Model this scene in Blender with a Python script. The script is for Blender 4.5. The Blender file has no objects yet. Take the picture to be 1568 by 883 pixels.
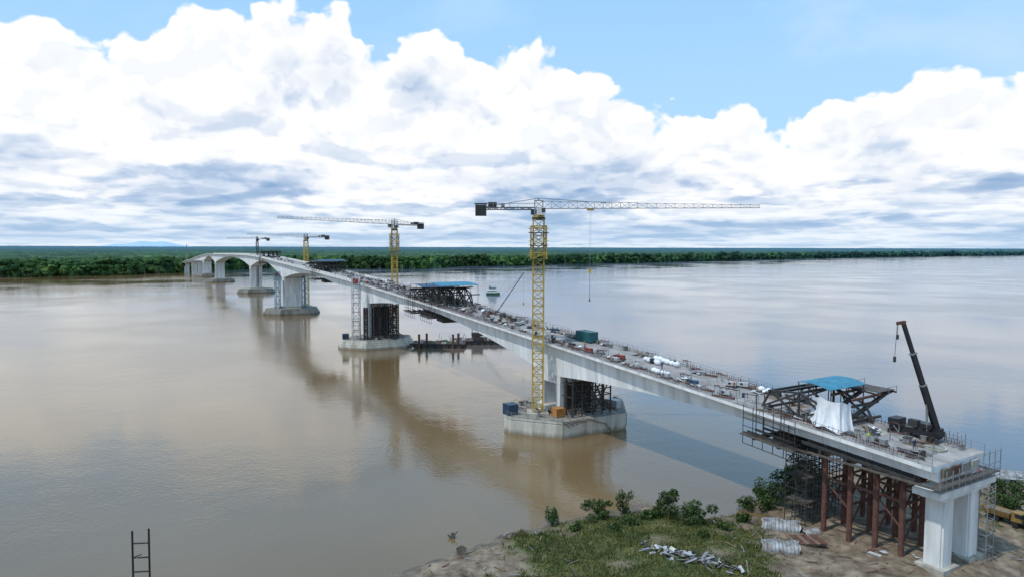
import bpy, bmesh, math, random
import numpy as np
from mathutils import Vector, Matrix, noise
random.seed(7); rng=np.random.default_rng(7)
scene=bpy.context.scene
scene.view_settings.view_transform='Standard'
scene.view_settings.look='None'
scene.view_settings.exposure=0
R=math.radians
SUN_EL=61; SUN_AZ=238   # azimuth clockwise from +Y

# ------------------------------------------------------------ materials
def new_mat(name):
    m=bpy.data.materials.new(name); m.use_nodes=True
    nt=m.node_tree; return m,nt,nt.nodes['Principled BSDF']
def N(nt,t,**k):
    n=nt.nodes.new(t)
    for a,b in k.items(): setattr(n,a,b)
    return n
def lk(nt,a,b): nt.links.new(a,b)
def mat(name,c1,c2=None,scale=0.6,rough=0.8,metal=0.0,bump=0.15,stretch=(1,1,1),bscale=None,detail=5,stain=None):
    m,nt,p=new_mat(name)
    if c2 is None: c2=tuple(x*0.72 for x in c1)
    g=N(nt,'ShaderNodeNewGeometry'); mp=N(nt,'ShaderNodeMapping'); mp.inputs['Scale'].default_value=stretch
    lk(nt,g.outputs['Position'],mp.inputs[0])
    n=N(nt,'ShaderNodeTexNoise'); n.inputs['Scale'].default_value=scale; n.inputs['Detail'].default_value=detail; n.inputs['Roughness'].default_value=0.62
    lk(nt,mp.outputs[0],n.inputs['Vector'])
    r=N(nt,'ShaderNodeValToRGB'); r.color_ramp.elements[0].position=0.35; r.color_ramp.elements[1].position=0.65
    r.color_ramp.elements[0].color=(*c2,1); r.color_ramp.elements[1].color=(*c1,1)
    lk(nt,n.outputs[0],r.inputs[0]); col=r.outputs[0]
    if stain:
        sx=N(nt,'ShaderNodeSeparateXYZ'); lk(nt,g.outputs['Position'],sx.inputs[0])
        a=N(nt,'ShaderNodeMath',operation='MULTIPLY_ADD'); a.inputs[1].default_value=2.4; lk(nt,n.outputs[0],a.inputs[0]); lk(nt,sx.outputs['Z'],a.inputs[2])
        q=N(nt,'ShaderNodeMapRange'); q.inputs['From Min'].default_value=1.4;q.inputs['From Max'].default_value=2.5;q.inputs['To Min'].default_value=.75;q.inputs['To Max'].default_value=0; lk(nt,a.outputs[0],q.inputs[0])
        mx=N(nt,'ShaderNodeMix',data_type='RGBA'); lk(nt,q.outputs[0],mx.inputs['Factor']); lk(nt,col,mx.inputs['A']); mx.inputs['B'].default_value=(*stain,1); col=mx.outputs['Result']
    lk(nt,col,p.inputs['Base Color'])
    p.inputs['Roughness'].default_value=rough; p.inputs['Metallic'].default_value=metal
    if bump>=.3:
        b=N(nt,'ShaderNodeBump'); b.inputs['Strength'].default_value=bump; b.inputs['Distance'].default_value=0.1
        n2=N(nt,'ShaderNodeTexNoise'); n2.inputs['Scale'].default_value=bscale or scale*6; n2.inputs['Detail'].default_value=4
        lk(nt,g.outputs['Position'],n2.inputs['Vector']); lk(nt,n2.outputs[0],b.inputs['Height']); lk(nt,b.outputs[0],p.inputs['Normal'])
    return m
M_conc=mat('concrete_white',(0.74,0.75,0.74),(0.50,0.50,0.48),0.5,0.85,stretch=(1,1,0.18))
M_conc2=mat('concrete_weathered',(0.46,0.45,0.40),(0.26,0.24,0.19),0.55,0.9,stretch=(1,1,0.15))
M_cap=mat('pile_cap_concrete',(0.58,0.57,0.51),(0.36,0.34,0.28),0.5,0.9,stretch=(1,1,0.2),stain=(.17,.13,.085))
M_deck=mat('concrete_deck',(0.36,0.34,0.325),(0.19,0.175,0.165),0.35,0.9,detail=8)
M_capc=mat('concrete_platform_top',(0.28,0.27,0.24),(0.14,0.13,0.11),0.6,0.9)
M_capf=mat('pile_cap_aged',(0.32,0.31,0.28),(0.17,0.16,0.13),0.3,0.9,stretch=(1,1,.3),stain=(.12,.095,.065))
M_rust=mat('rusty_steel',(0.15,0.065,0.045),(0.075,0.032,0.025),1.5,0.8)
M_dark=mat('dark_steel',(0.05,0.047,0.045),(0.025,0.024,0.024),1.0,0.6)
M_grey=mat('galvanised_steel',(0.33,0.34,0.35),(0.2,0.2,0.21),1.0,0.5,0.3)
M_yel=mat('yellow_crane_paint',(0.56,0.39,0.06),(0.36,0.24,0.04),1.0,0.5)
M_lgrey=mat('light_grey_paint',(0.5,0.52,0.53),(0.36,0.37,0.38),1.0,0.5)
M_blue=mat('blue_sheet',(0.05,0.25,0.36),(0.03,0.14,0.22),0.8,0.6)
M_teal=mat('teal_container_paint',(0.02,0.14,0.15),(0.015,0.08,0.09),0.8,0.5)
M_dblue=mat('dark_blue_paint',(0.03,0.08,0.15),(0.02,0.045,0.08),0.8,0.5)
M_white=mat('white_tarpaulin',(0.78,0.8,0.82),(0.6,0.62,0.65),0.5,0.6,bump=0.4)
M_wood=mat('weathered_timber',(0.22,0.17,0.12),(0.11,0.085,0.06),1.5,0.9)
M_dplank=mat('grimy_planks',(0.10,0.085,0.07),(0.05,0.043,0.036),1.5,0.9)
M_orange=mat('orange_paint',(0.5,0.22,0.05),(0.3,0.13,0.04),1.0,0.6)
M_red=mat('red_paint',(0.32,0.05,0.035),(0.2,0.03,0.02),1.0,0.6)
M_black=mat('black_paint',(0.018,0.018,0.02),(0.01,0.01,0.012),1.0,0.45)
M_green=mat('green_paint',(0.10,0.22,0.11),(0.06,0.12,0.06),1.0,0.6)
M_glass=mat('dark_window',(0.02,0.03,0.035),(0.015,0.02,0.025),1.0,0.1,bump=0)
M_rubber=mat('tyre_rubber',(0.02,0.02,0.02),None,1.0,0.9)
M_cloth=mat('blue_work_trousers',(0.04,0.06,0.12),None,3,0.9)
M_hivis=mat('hivis_vest',(0.45,0.8,0.05),(0.4,0.65,0.05),3,0.8,bump=0)
M_skin=mat('skin',(0.25,0.13,0.08),None,3,0.7,bump=0)
M_galv=mat('corrugated_metal',(0.36,0.38,0.40),(0.13,0.11,0.095),0.9,0.6,0.2)

# ------------------------------------------------------------ mesh builder
class MB:
    def __init__(s): s.v=[];s.f=[];s.m=[];s.mats=[]
    def mi(s,m):
        if m not in s.mats: s.mats.append(m)
        return s.mats.index(m)
    def add(s,vs,fs,m):
        o=len(s.v); s.v.extend([tuple(v) for v in vs]); k=s.mi(m)
        for f in fs: s.f.append([i+o for i in f]); s.m.append(k)
    def obox(s,c,ax,ay,az,m):  # half vectors
        c=Vector(c);ax=Vector(ax);ay=Vector(ay);az=Vector(az)
        vs=[c+x*ax+y*ay+z*az for z in(-1,1) for y in(-1,1) for x in(-1,1)]
        s.add(vs,[(0,2,3,1),(4,5,7,6),(0,1,5,4),(2,6,7,3),(0,4,6,2),(1,3,7,5)],m)
    def box(s,c,size,m,ang=0.0):
        ca,sa=math.cos(ang),math.sin(ang)
        s.obox(c,(ca*size[0]/2,sa*size[0]/2,0),(-sa*size[1]/2,ca*size[1]/2,0),(0,0,size[2]/2),m)
    def beam(s,p,q,w,m,h=None):
        p=Vector(p);q=Vector(q);d=q-p
        if d.length<1e-5:return
        u=d.normalized(); up=Vector((0,0,1)) if abs(u.z)<0.95 else Vector((0,1,0))
        x=u.cross(up).normalized(); y=x.cross(u).normalized(); h=h or w
        s.obox((p+q)/2,x*w/2,d/2,y*h/2,m)
    def cyl(s,p,q,r,m,n=12,r2=None):
        p=Vector(p);q=Vector(q);u=(q-p).normalized(); r2=r if r2 is None else r2
        up=Vector((0,0,1)) if abs(u.z)<0.95 else Vector((0,1,0))
        x=u.cross(up).normalized(); y=x.cross(u).normalized()
        vs=[];fs=[]
        for i in range(n):
            a=2*math.pi*i/n; e=x*math.cos(a)+y*math.sin(a)
            vs.append(p+e*r); vs.append(q+e*r2)
        for i in range(n):
            j=(i+1)%n; fs.append((2*i,2*j,2*j+1,2*i+1))
        fs.append([2*i for i in range(n)][::-1]); fs.append([2*i+1 for i in range(n)])
        s.add(vs,fs,m)
    def lattice(s,p,q,side,up,w,h,pitch,bar,m,w2=None,h2=None,tri=False,diag=0.6):
        p=Vector(p);q=Vector(q);side=Vector(side).normalized();up=Vector(up).normalized()
        w2=w if w2 is None else w2; h2=h if h2 is None else h2
        n=max(1,round((q-p).length/pitch))
        def cs(t):
            c=p.lerp(q,t);ww=w+(w2-w)*t;hh=h+(h2-h)*t
            if tri: return [c-side*ww/2,c+side*ww/2,c+up*hh]
            return [c-side*ww/2-up*hh/2,c+side*ww/2-up*hh/2,c+side*ww/2+up*hh/2,c-side*ww/2+up*hh/2]
        A=cs(0);B=cs(1);k=len(A)
        for i in range(k): s.beam(A[i],B[i],bar,m)
        prev=A
        for j in range(k): s.beam(A[j],A[(j+1)%k],bar*diag,m)
        for i in range(1,n+1):
            c=cs(i/n)
            for j in range(k):
                j2=(j+1)%k
                s.beam(c[j],c[j2],bar*diag,m)
                if i%2: s.beam(prev[j],c[j2],bar*diag,m)
                else: s.beam(prev[j2],c[j],bar*diag,m)
            prev=c
    def build(s,name,parent=None,smooth=False,origin=True):
        me=bpy.data.meshes.new(name)
        V=np.array(s.v,dtype=float)
        o=np.zeros(3)
        if origin and parent is None:
            o=(V.min(0)+V.max(0))/2; o[2]=V[:,2].min(); V=V-o
        me.from_pydata(V.tolist(),[],s.f)
        for m in s.mats: me.materials.append(m)
        me.polygons.foreach_set('material_index',s.m)
        if smooth: me.polygons.foreach_set('use_smooth',[True]*len(s.f))
        me.update()
        ob=bpy.data.objects.new(name,me); scene.collection.objects.link(ob); ob.location=o
        if parent: ob.parent=parent
        return ob
def empty(name):
    e=bpy.data.objects.new(name,None); scene.collection.objects.link(e); return e
def np_mesh(name,V,F,mats,mi=None,smooth=False,parent=None):
    me=bpy.data.meshes.new(name); V=np.asarray(V,dtype=np.float32);F=np.asarray(F,dtype=np.int32)
    k=F.shape[1]
    me.vertices.add(len(V)); me.vertices.foreach_set('co',V.ravel())
    me.loops.add(F.size); me.loops.foreach_set('vertex_index',F.ravel())
    me.polygons.add(len(F)); me.polygons.foreach_set('loop_start',np.arange(0,F.size,k,dtype=np.int32))
    me.polygons.foreach_set('loop_total',np.full(len(F),k,dtype=np.int32))
    for m in mats: me.materials.append(m)
    if mi is not None: me.polygons.foreach_set('material_index',np.asarray(mi,dtype=np.int32))
    if smooth: me.polygons.foreach_set('use_smooth',np.ones(len(F),dtype=bool))
    me.update(calc_edges=True); me.validate()
    ob=bpy.data.objects.new(name,me); scene.collection.objects.link(ob)
    if parent: ob.parent=parent
    return ob

# ------------------------------------------------------------ bridge axis
CP=[(61.2,93.3,16.0),(14,172,21.5),(-61,307,28.2),(-147,454,34.0),(-246,655,35.8),(-361,843,34.4),(-443,992,31.0),(-535,1120,17.0)]
ext0=tuple(2*a-b for a,b in zip(CP[0],CP[1])); extn=tuple(2*a-b for a,b in zip(CP[-1],CP[-2]))
Q=[ext0]+CP+[extn]
pts=[];SP=[]
def cr(p0,p1,p2,p3,t): return 0.5*((2*p1)+(-p0+p2)*t+(2*p0-5*p1+4*p2-p3)*t*t+(-p0+3*p1-3*p2+p3)*t**3)
K=60
for i in range(len(CP)-1):
    P=[np.array(Q[i+j]) for j in range(4)]
    for k in range(K): pts.append(cr(*P,k/K))
pts.append(np.array(CP[-1])); pts=np.array(pts)
seg=np.linalg.norm(np.diff(pts[:,:2],axis=0),axis=1); S=np.concatenate([[0],np.cumsum(seg)])
SP=[S[min(i*K,len(S)-1)] for i in range(len(CP))]
def ctr(s):
    if s<0:
        t=(pts[1]-pts[0])/seg[0]; return pts[0]+t*s
    return np.array([np.interp(s,S,pts[:,k]) for k in range(3)])
def adir(s):
    d=ctr(s+3)-ctr(s-3); d[2]=0; d/=np.linalg.norm(d); return d
def bp(s,r,h=0.0):
    c=ctr(s);a=adir(s); return Vector((c[0]+a[1]*r,c[1]-a[0]*r,c[2]+h))
HW=7.1
DM=[2.3,8.6,9.0,10.5,11.0,10.5,9.0,2.5]
def depth(s):
    i=max(0,min(len(SP)-2,int(np.searchsorted(SP,s)-1))); t=(s-SP[i])/(SP[i+1]-SP[i]); t=min(max(t,0),1)
    mn=2.6
    if i==0:
        u=max(0,(t-0.12)/0.88); return 2.3+(DM[1]-2.3)*u**1.9
    if i==len(SP)-2: return 2.3+(DM[i]-2.3)*(1-t)**2
    if t<0.5: return mn+(DM[i]-mn)*(1-2*t)**1.8
    return mn+(DM[i+1]-mn)*(2*t-1)**1.8

bridge=empty('concrete_bridge')
ss=np.arange(-1.0,SP[-1],2.0)
V=[];F=[];MI=[];SA=[]
for s in ss:
    D=depth(s)
    sec=[(-HW,0),(HW,0),(HW,-0.55),(5.6,-0.95),(5.2,-D),(-5.2,-D),(-5.6,-0.95),(-HW,-0.55)]
    for r,h in sec: V.append(bp(s,r,h)); SA.append(s)
k=8
for i in range(len(ss)-1):
    for j in range(k):
        a=i*k+j;b=i*k+(j+1)%k
        F.append((a,b,b+k,a+k)); MI.append(1 if j==0 else 0)
M_gird,nt,p=new_mat('girder_concrete')
g=N(nt,'ShaderNodeNewGeometry'); mp=N(nt,'ShaderNodeMapping'); mp.inputs['Scale'].default_value=(1,1,0.15); lk(nt,g.outputs['Position'],mp.inputs[0])
n=N(nt,'ShaderNodeTexNoise'); n.inputs['Scale'].default_value=0.55; n.inputs['Detail'].default_value=6; lk(nt,mp.outputs[0],n.inputs['Vector'])
r=N(nt,'ShaderNodeValToRGB'); r.color_ramp.elements[0].position=0.3; r.color_ramp.elements[1].position=0.62
r.color_ramp.elements[0].color=(0.58,0.60,0.60,1); r.color_ramp.elements[1].color=(0.80,0.81,0.81,1); lk(nt,n.outputs[0],r.inputs[0])
at=N(nt,'ShaderNodeAttribute'); at.attribute_name='seg'
m1=N(nt,'ShaderNodeMath',operation='FRACT'); m0=N(nt,'ShaderNodeMath',operation='DIVIDE'); m0.inputs[1].default_value=4.0
lk(nt,at.outputs['Fac'],m0.inputs[0]); lk(nt,m0.outputs[0],m1.inputs[0])
m2=N(nt,'ShaderNodeMath',operation='LESS_THAN'); m2.inputs[1].default_value=0.04; lk(nt,m1.outputs[0],m2.inputs[0])
fl=N(nt,'ShaderNodeMath',operation='FLOOR'); lk(nt,m0.outputs[0],fl.inputs[0])
wn=N(nt,'ShaderNodeTexWhiteNoise',noise_dimensions='1D'); lk(nt,fl.outputs[0],wn.inputs['W'])
mr=N(nt,'ShaderNodeMapRange'); mr.inputs['To Min'].default_value=0.91; mr.inputs['To Max'].default_value=1.05; lk(nt,wn.outputs['Value'],mr.inputs[0])
ms=N(nt,'ShaderNodeMath',operation='MULTIPLY_ADD'); ms.inputs[1].default_value=-0.2; lk(nt,m2.outputs[0],ms.inputs[0]); lk(nt,mr.outputs[0],ms.inputs[2])
vm=N(nt,'ShaderNodeVectorMath',operation='SCALE'); lk(nt,r.outputs[0],vm.inputs[0]); lk(nt,ms.outputs[0],vm.inputs['Scale'])
lk(nt,vm.outputs[0],p.inputs['Base Color']); p.inputs['Roughness'].default_value=0.85
me=bpy.data.meshes.new('deck_girder'); me.from_pydata([tuple(v) for v in V],[],F+[tuple(range(7,-1,-1))])
me.materials.append(M_gird); me.materials.append(M_deck); me.polygons.foreach_set('material_index',MI+[0])
at=me.attributes.new('seg','FLOAT','POINT'); at.data.foreach_set('value',SA)
ob=bpy.data.objects.new('deck_girder',me); scene.collection.objects.link(ob); ob.parent=bridge

def lp(ci,r,a,z):
    s=SP[ci]; c=ctr(s); d=adir(s); return Vector((c[0]+d[1]*r+d[0]*a, c[1]-d[0]*r+d[1]*a, z))
for ci in range(1,7):
    mb=MB(); sc=[0,1,1,1.05,1.0,1.0,0.95][ci]
    hexp=[(-17.3,-1.5),(-9,-11.5),(10,-11.5),(17.3,-1.5),(17.3,1.5),(10,11.5),(-9,11.5),(-17.3,1.5)]
    zt=4.0
    def ring(f,z): return [lp(ci,r*sc*f,a*sc*f,z) for r,a in hexp]
    levels=[(1.0,-1.0),(1.0,3.2),(0.992,3.2),(0.992,3.55),(1.0,3.55),(1.0,zt)] if ci==1 else [(1.0,-1.0),(1.0,1.2),(0.965,1.2),(0.965,2.2),(0.93,2.2),(0.93,3.1),(0.9,3.1),(0.9,zt)]
    vs=[];fs=[]
    for f,z in levels: vs+=ring(f,z)
    for l in range(len(levels)-1):
        for j in range(8):
            a=l*8+j;b=l*8+(j+1)%8; fs.append((a,b,b+8,a+8))
    mb.add(vs,fs,M_capf if ci>=3 else M_cap)
    mb.add(ring(levels[-1][0],zt+0.002),[tuple(range(8))],M_capc)
    mb.build('pile_cap',bridge)
    mb=MB(); ztop=CP[ci][2]-depth(SP[ci])+0.4; d=adir(SP[ci]); rd=(d[1],-d[0])
    for a0 in (-3.6,3.6):
        c=lp(ci,0,a0,(zt+ztop)/2); hw=5.1
        mb.obox(c,(rd[0]*hw,rd[1]*hw,0),(d[0]*0.95,d[1]*0.95,0),(0,0,(ztop-zt)/2),M_conc)
    c=lp(ci,0,0,zt+0.6); mb.obox(c,(rd[0]*6,rd[1]*6,0),(d[0]*6,d[1]*6,0),(0,0,0.6),M_conc2)
    hs=2.0; c=lp(ci,0,0,ztop-hs/2); mb.obox(c,(rd[0]*5.15,rd[1]*5.15,0),(d[0]*4.7,d[1]*4.7,0),(0,0,hs/2),M_conc)
    mb.build('pier_leaves',bridge)
    if ci<=2:
        mb=MB(); mm=M_dark
        for a0 in (-6.2,-9.0):
            for r0 in (-4.4,-1.6,1.6,4.4,7):
                mb.beam(lp(ci,r0,a0,zt),lp(ci,r0,a0,ztop+0.5),0.35,mm)
            for zz in np.arange(zt+1.5,ztop,1.6):
                mb.beam(lp(ci,-4.6,a0,zz),lp(ci,7.2,a0,zz),0.22,mm)
            zr=ztop-0.5
            mb.beam(lp(ci,-4.4,a0,zt),lp(ci,1.6,a0,zr),0.22,mm); mb.beam(lp(ci,1.6,a0,zt),lp(ci,-4.4,a0,zr),0.22,mm)
            mb.beam(lp(ci,1.6,a0,zt),lp(ci,7,a0,zr),0.22,mm); mb.beam(lp(ci,7,a0,zt),lp(ci,1.6,a0,zr),0.22,mm)
        for r0 in (-4.4,1.6,7):
            for zz in np.arange(zt+1.5,ztop,3.2): mb.beam(lp(ci,r0,-9,zz),lp(ci,r0,-4.6,zz),0.2,mm)
        c=lp(ci,0.2,-4.75,(zt+ztop)/2-0.6); mb.obox(c,(rd[0]*4.0,rd[1]*4.0,0),(d[0]*0.12,d[1]*0.12,0),(0,0,(ztop-zt)/2-1.2),M_dark)
        for k in range(4):
            mb.beam(lp(ci,8+k,-6,zt),lp(ci,8+k*0.3,-2,zt+5-k*0.9),0.2,M_rust)
        mb.build('pier_falsework',bridge)
# end pier: cap beam + columns
mb=MB(); d=adir(0); rd=(d[1],-d[0]); rv=Vector((rd[0],rd[1],0)); av=Vector((d[0],d[1],0))
c0=Vector(ctr(0)); zc=12.0
mb.obox(Vector((c0.x,c0.y,zc+0.45))-av*0.6,rv*7.4,av*1.8,(0,0,0.45),M_conc)
mb.obox(Vector((c0.x,c0.y,zc-0.3))-av*0.6,rv*6.0,av*1.5,(0,0,0.3),M_conc)
for r0,wd in ((-3.9,1.35),(2.9,1.35)):
    base=Vector((c0.x,c0.y,0))+rv*r0-av*0.6
    for (hx,hy) in ((wd,1.0),(wd-0.26,1.26)):
        mb.obox(base+Vector((0,0,(zc-0.6)/2)),rv*hx,av*hy,(0,0,(zc-0.6)/2),M_conc)
    mb.obox(base+Vector((0,0,1.6)),rv*(wd+.7),av*1.9,(0,0,0.5),M_conc2)
for r0 in (-3.5,3.5):
    mb.obox(Vector((c0.x,c0.y,zc+1.15))+rv*r0,rv*0.8,av*0.6,(0,0,0.25),M_conc2)
mb.build('end_pier',bridge)
mb=MB()
for s in (SP[6]+50,SP[6]+95,SP[7]-6):
    c=Vector(ctr(s)); dd=adir(s)
    mb.obox((c.x,c.y,(c.z-2)/2),(dd[1]*4,-dd[0]*4,0),(dd[0]*1,dd[1]*1,0),(0,0,(c.z-2)/2),M_conc)
mb.build('approach_piers',bridge)

mb=MB()
s=-1.0
while s<SP[5]:
    st=1.8 if s<250 else 6.0
    for sd in (-1,1):
        q0=bp(s,sd*(HW-0.15)); q1=bp(min(s+st,SP[5]),sd*(HW-0.15))
        if s<250 and not (86<s<98) and random.random()<0.93:
            mb.beam(q0,q0+Vector((0,0,1.15)),0.06,M_grey)
            for h in (0.6,1.12): mb.beam(q0+Vector((0,0,h)),q1+Vector((0,0,h)),0.05,M_grey)
        if s>=250: mb.beam(q0+Vector((0,0,0.5)),q1+Vector((0,0,0.5)),0.25,M_conc,h=1.0)
    s+=st
mb.build('deck_guardrail',bridge)
mb=MB(); s=2.0
while s<235:
    if noise.noise(Vector((s*0.05,3,0)))>-0.25:
        for sd in (-1,1):
            if random.random()<0.85:
                h=0.75+random.random()*0.35
                q=bp(s,sd*(HW-1.1+random.uniform(-.05,.05)),0); mb.beam(q,q+Vector((random.uniform(-.1,.1),random.uniform(-.1,.1),h)),0.07,M_rust)
    s+=0.55
for sd in (-1,1):
    for s in np.arange(2,235,4):
        if noise.noise(Vector((s*0.05,3,0)))>-0.25: mb.beam(bp(s,sd*(HW-1.1),0.45),bp(s+4,sd*(HW-1.1),0.45),0.08,M_rust)
mb.build('parapet_rebar',bridge)
mb=MB()
for s in np.arange(0,230,5):
    if random.random()<0.6:
        r0=random.uniform(-4.5,3); w=random.uniform(1.0,3.0); l=random.uniform(1.5,5)
        mb.add([bp(s,r0,0.024),bp(s,r0+w,0.024),bp(s+l*.6,r0+w,0.024),bp(s+l*.6,r0,0.024)],[(0,1,2,3)],random.choice([M_conc2,M_capc,M_deck,M_wood]))
mb.build('deck_patches',bridge)

# ------------------------------------------------------------ loose materials on deck
mb=MB()
def frame(s):
    d=adir(s); return Vector((d[1],-d[0],0)),Vector((d[0],d[1],0))
NEUT=[M_dark,M_grey,M_lgrey,M_wood,M_rust,M_dark,M_capc,M_conc2]
def clutter(mb,s,r,k=None):
    rv,av=frame(s); b=bp(s,r,0.02); k=k if k is not None else random.choice([0,0,0,1,1,2,3,4,4,5,5])
    up=Vector((0,0,1)); th=random.uniform(-.5,.5); ax=av*math.cos(th)+rv*math.sin(th); ay=rv*math.cos(th)-av*math.sin(th)
    if k==0:
        m=random.choice([M_rust,M_wood,M_dplank,M_grey]); L=random.uniform(2,5)
        for i in range(6): mb.beam(b+ay*(i%3)*0.22+up*(0.1+0.18*(i//3)),b+ay*(i%3)*0.22+ax*L*random.uniform(.8,1)+up*(0.1+0.18*(i//3)),0.15,m)
    elif k==1:
        w,l,h=random.uniform(.4,.9),random.uniform(.5,1.1),random.uniform(.4,1.0); m=random.choice(NEUT+[M_dblue])
        mb.obox(b+up*h/2,ax*w/2,ay*l/2,up*h/2,m); mb.obox(b+up*(h+0.05),ax*(w/2+.06),ay*(l/2+.06),up*0.05,random.choice([M_grey,M_dark,M_wood]))
    elif k==2:
        for i in range(random.randint(1,3)):
            q=b+ax*random.uniform(-.8,.8)+ay*random.uniform(-.8,.8); mb.cyl(q,q+up*0.85,0.28,random.choice([M_dblue,M_rust,M_grey,M_dark]),10)
    elif k==3:
        m=random.choice([M_dark,M_lgrey,M_grey,M_lgrey,M_dark,M_red,M_dblue])
        mb.obox(b+up*0.15,ax*1.0,ay*0.5,up*0.15,M_dark); mb.obox(b+up*0.65,ax*.9,ay*0.42,up*0.36,m); mb.cyl(b+up*1.0+ax*.6,b+up*1.5+ax*.6,0.06,M_dark,8)
        mb.obox(b+up*.7+ax*.3,ax*.25,ay*.43,up*.2,M_black)
    elif k==4:
        for i in range(7):
            c=b+ax*random.uniform(-1,1)+ay*random.uniform(-.8,.8)+up*random.uniform(.1,.5)
            t=Vector((random.uniform(-.4,.4),random.uniform(-.4,.4),1)).normalized(); x=t.cross(ax).normalized(); y=t.cross(x)
            mb.obox(c,x*random.uniform(.2,.6),y*random.uniform(.2,.8),t*0.04,random.choice([M_wood,M_lgrey,M_dark,M_white,M_rust,M_grey]))
    elif k==5:
        for i in (-1,1):
            mb.beam(b+ax*i,b+ax*i+up*1.5,0.09,M_grey); mb.beam(b+ax*i+ay*1,b+ax*i+ay*1+up*1.5,0.09,M_grey); mb.beam(b+ax*i+up*1.45,b+ax*i+ay+up*1.45,0.09,M_dark)
        mb.beam(b-ax*1.1+up*1.5,b+ax*1.1+up*1.5,0.14,M_rust); mb.beam(b-ax*1+up*.2,b+ax*1+up*1.4,0.08,M_grey)
for s in np.arange(1,330,1.3):
    dens=0.6+0.4*noise.noise(Vector((s*0.06,9,1)))
    if random.random()<dens: clutter(mb,s,random.uniform(-5.4,-4))
    if random.random()<dens*1.2: clutter(mb,s,random.uniform(2.8,5.4))
    if random.random()<dens*0.45: clutter(mb,s,random.uniform(-3.5,2))
for s in np.arange(110,240,1.2): clutter(mb,s,random.uniform(-5,5))
for s in np.arange(240,700,5): clutter(mb,s,random.uniform(-5,5))
for _ in range(10): clutter(mb,random.uniform(0,16),random.uniform(-5,5),random.choice([0,1,4,5]))
b=bp(3,1.5,.02); mb.cyl(b,b+Vector((0,0,.25)),1.5,M_conc2,24); mb.cyl(b+Vector((0,0,.25)),b+Vector((0,0,.33)),1.2,M_capc,24)
mb.build('construction_materials')
def bag(name,s,r,n):
    mb=MB(); rv,av=frame(s)
    bm=bmesh.new(); bmesh.ops.create_icosphere(bm,subdivisions=2,radius=1); T=[v.co.copy() for v in bm.verts]; Fc=[[v.index for v in f.verts] for f in bm.faces]; bm.free()
    for i in range(n):
        c=bp(s+i*1.3,r+random.uniform(-.3,.3),0.5); q=random.uniform(.5,.7)
        mb.add([c+rv*v.x*q*1.1+av*v.y*q*1.2+Vector((0,0,max(-.5,v.z*q*(1+.3*noise.noise(v*2+Vector((i,0,0)))))) ) for v in T],Fc,M_white)
    mb.build(name,smooth=True)
bag('bulk_bags',57,4.2,6); bag('bulk_bags',60,1.8,4); bag('bulk_bags',51,-4.3,4); bag('bulk_bags',34,4.6,2)
def container(name,c,ang,size,m,doors=True):
    mb=MB(); L,W,H=size; ca,sa=math.cos(ang),math.sin(ang); X=Vector((ca,sa,0));Y=Vector((-sa,ca,0));Z=Vector((0,0,1)); c=Vector(c)
    mb.obox(c+Z*H/2,X*L/2,Y*W/2,Z*H/2*0.97,m)
    n=int(L/0.35)
    for i in range(n):
        x=-L/2+0.25+(L-.5)*i/max(1,n-1)
        for sd in(-1,1): mb.obox(c+Z*H/2+X*x+Y*sd*(W/2+.03),X*0.07,Y*0.03,Z*(H/2-.2),m)
    for sx in(-1,1):
        for sy in(-1,1): mb.obox(c+Z*H/2+X*sx*(L/2)+Y*sy*(W/2),X*.09,Y*.09,Z*H/2,m)
    for sd in(-1,1):
        for z in(.08,H-.08): mb.obox(c+Z*z+Y*sd*(W/2+.02),X*L/2,Y*.06,Z*.08,M_dark if z<1 else m)
        mb.obox(c+Z*(H*.45)+X*(L/2+.02),X*.02,Y*.02,Z*H*.4,M_lgrey)
    mb.obox(c+Z*(H*.6)+X*(-L/4)+Y*(-W/2-.07),X*.5,Y*.02,Z*.4,M_glass)
    return mb.build(name)
a1=math.atan2(adir(80)[1],adir(80)[0])
container('shipping_container',bp(88,3.4,0.02),a1,(5.6,2.5,2.6),M_teal)

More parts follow.
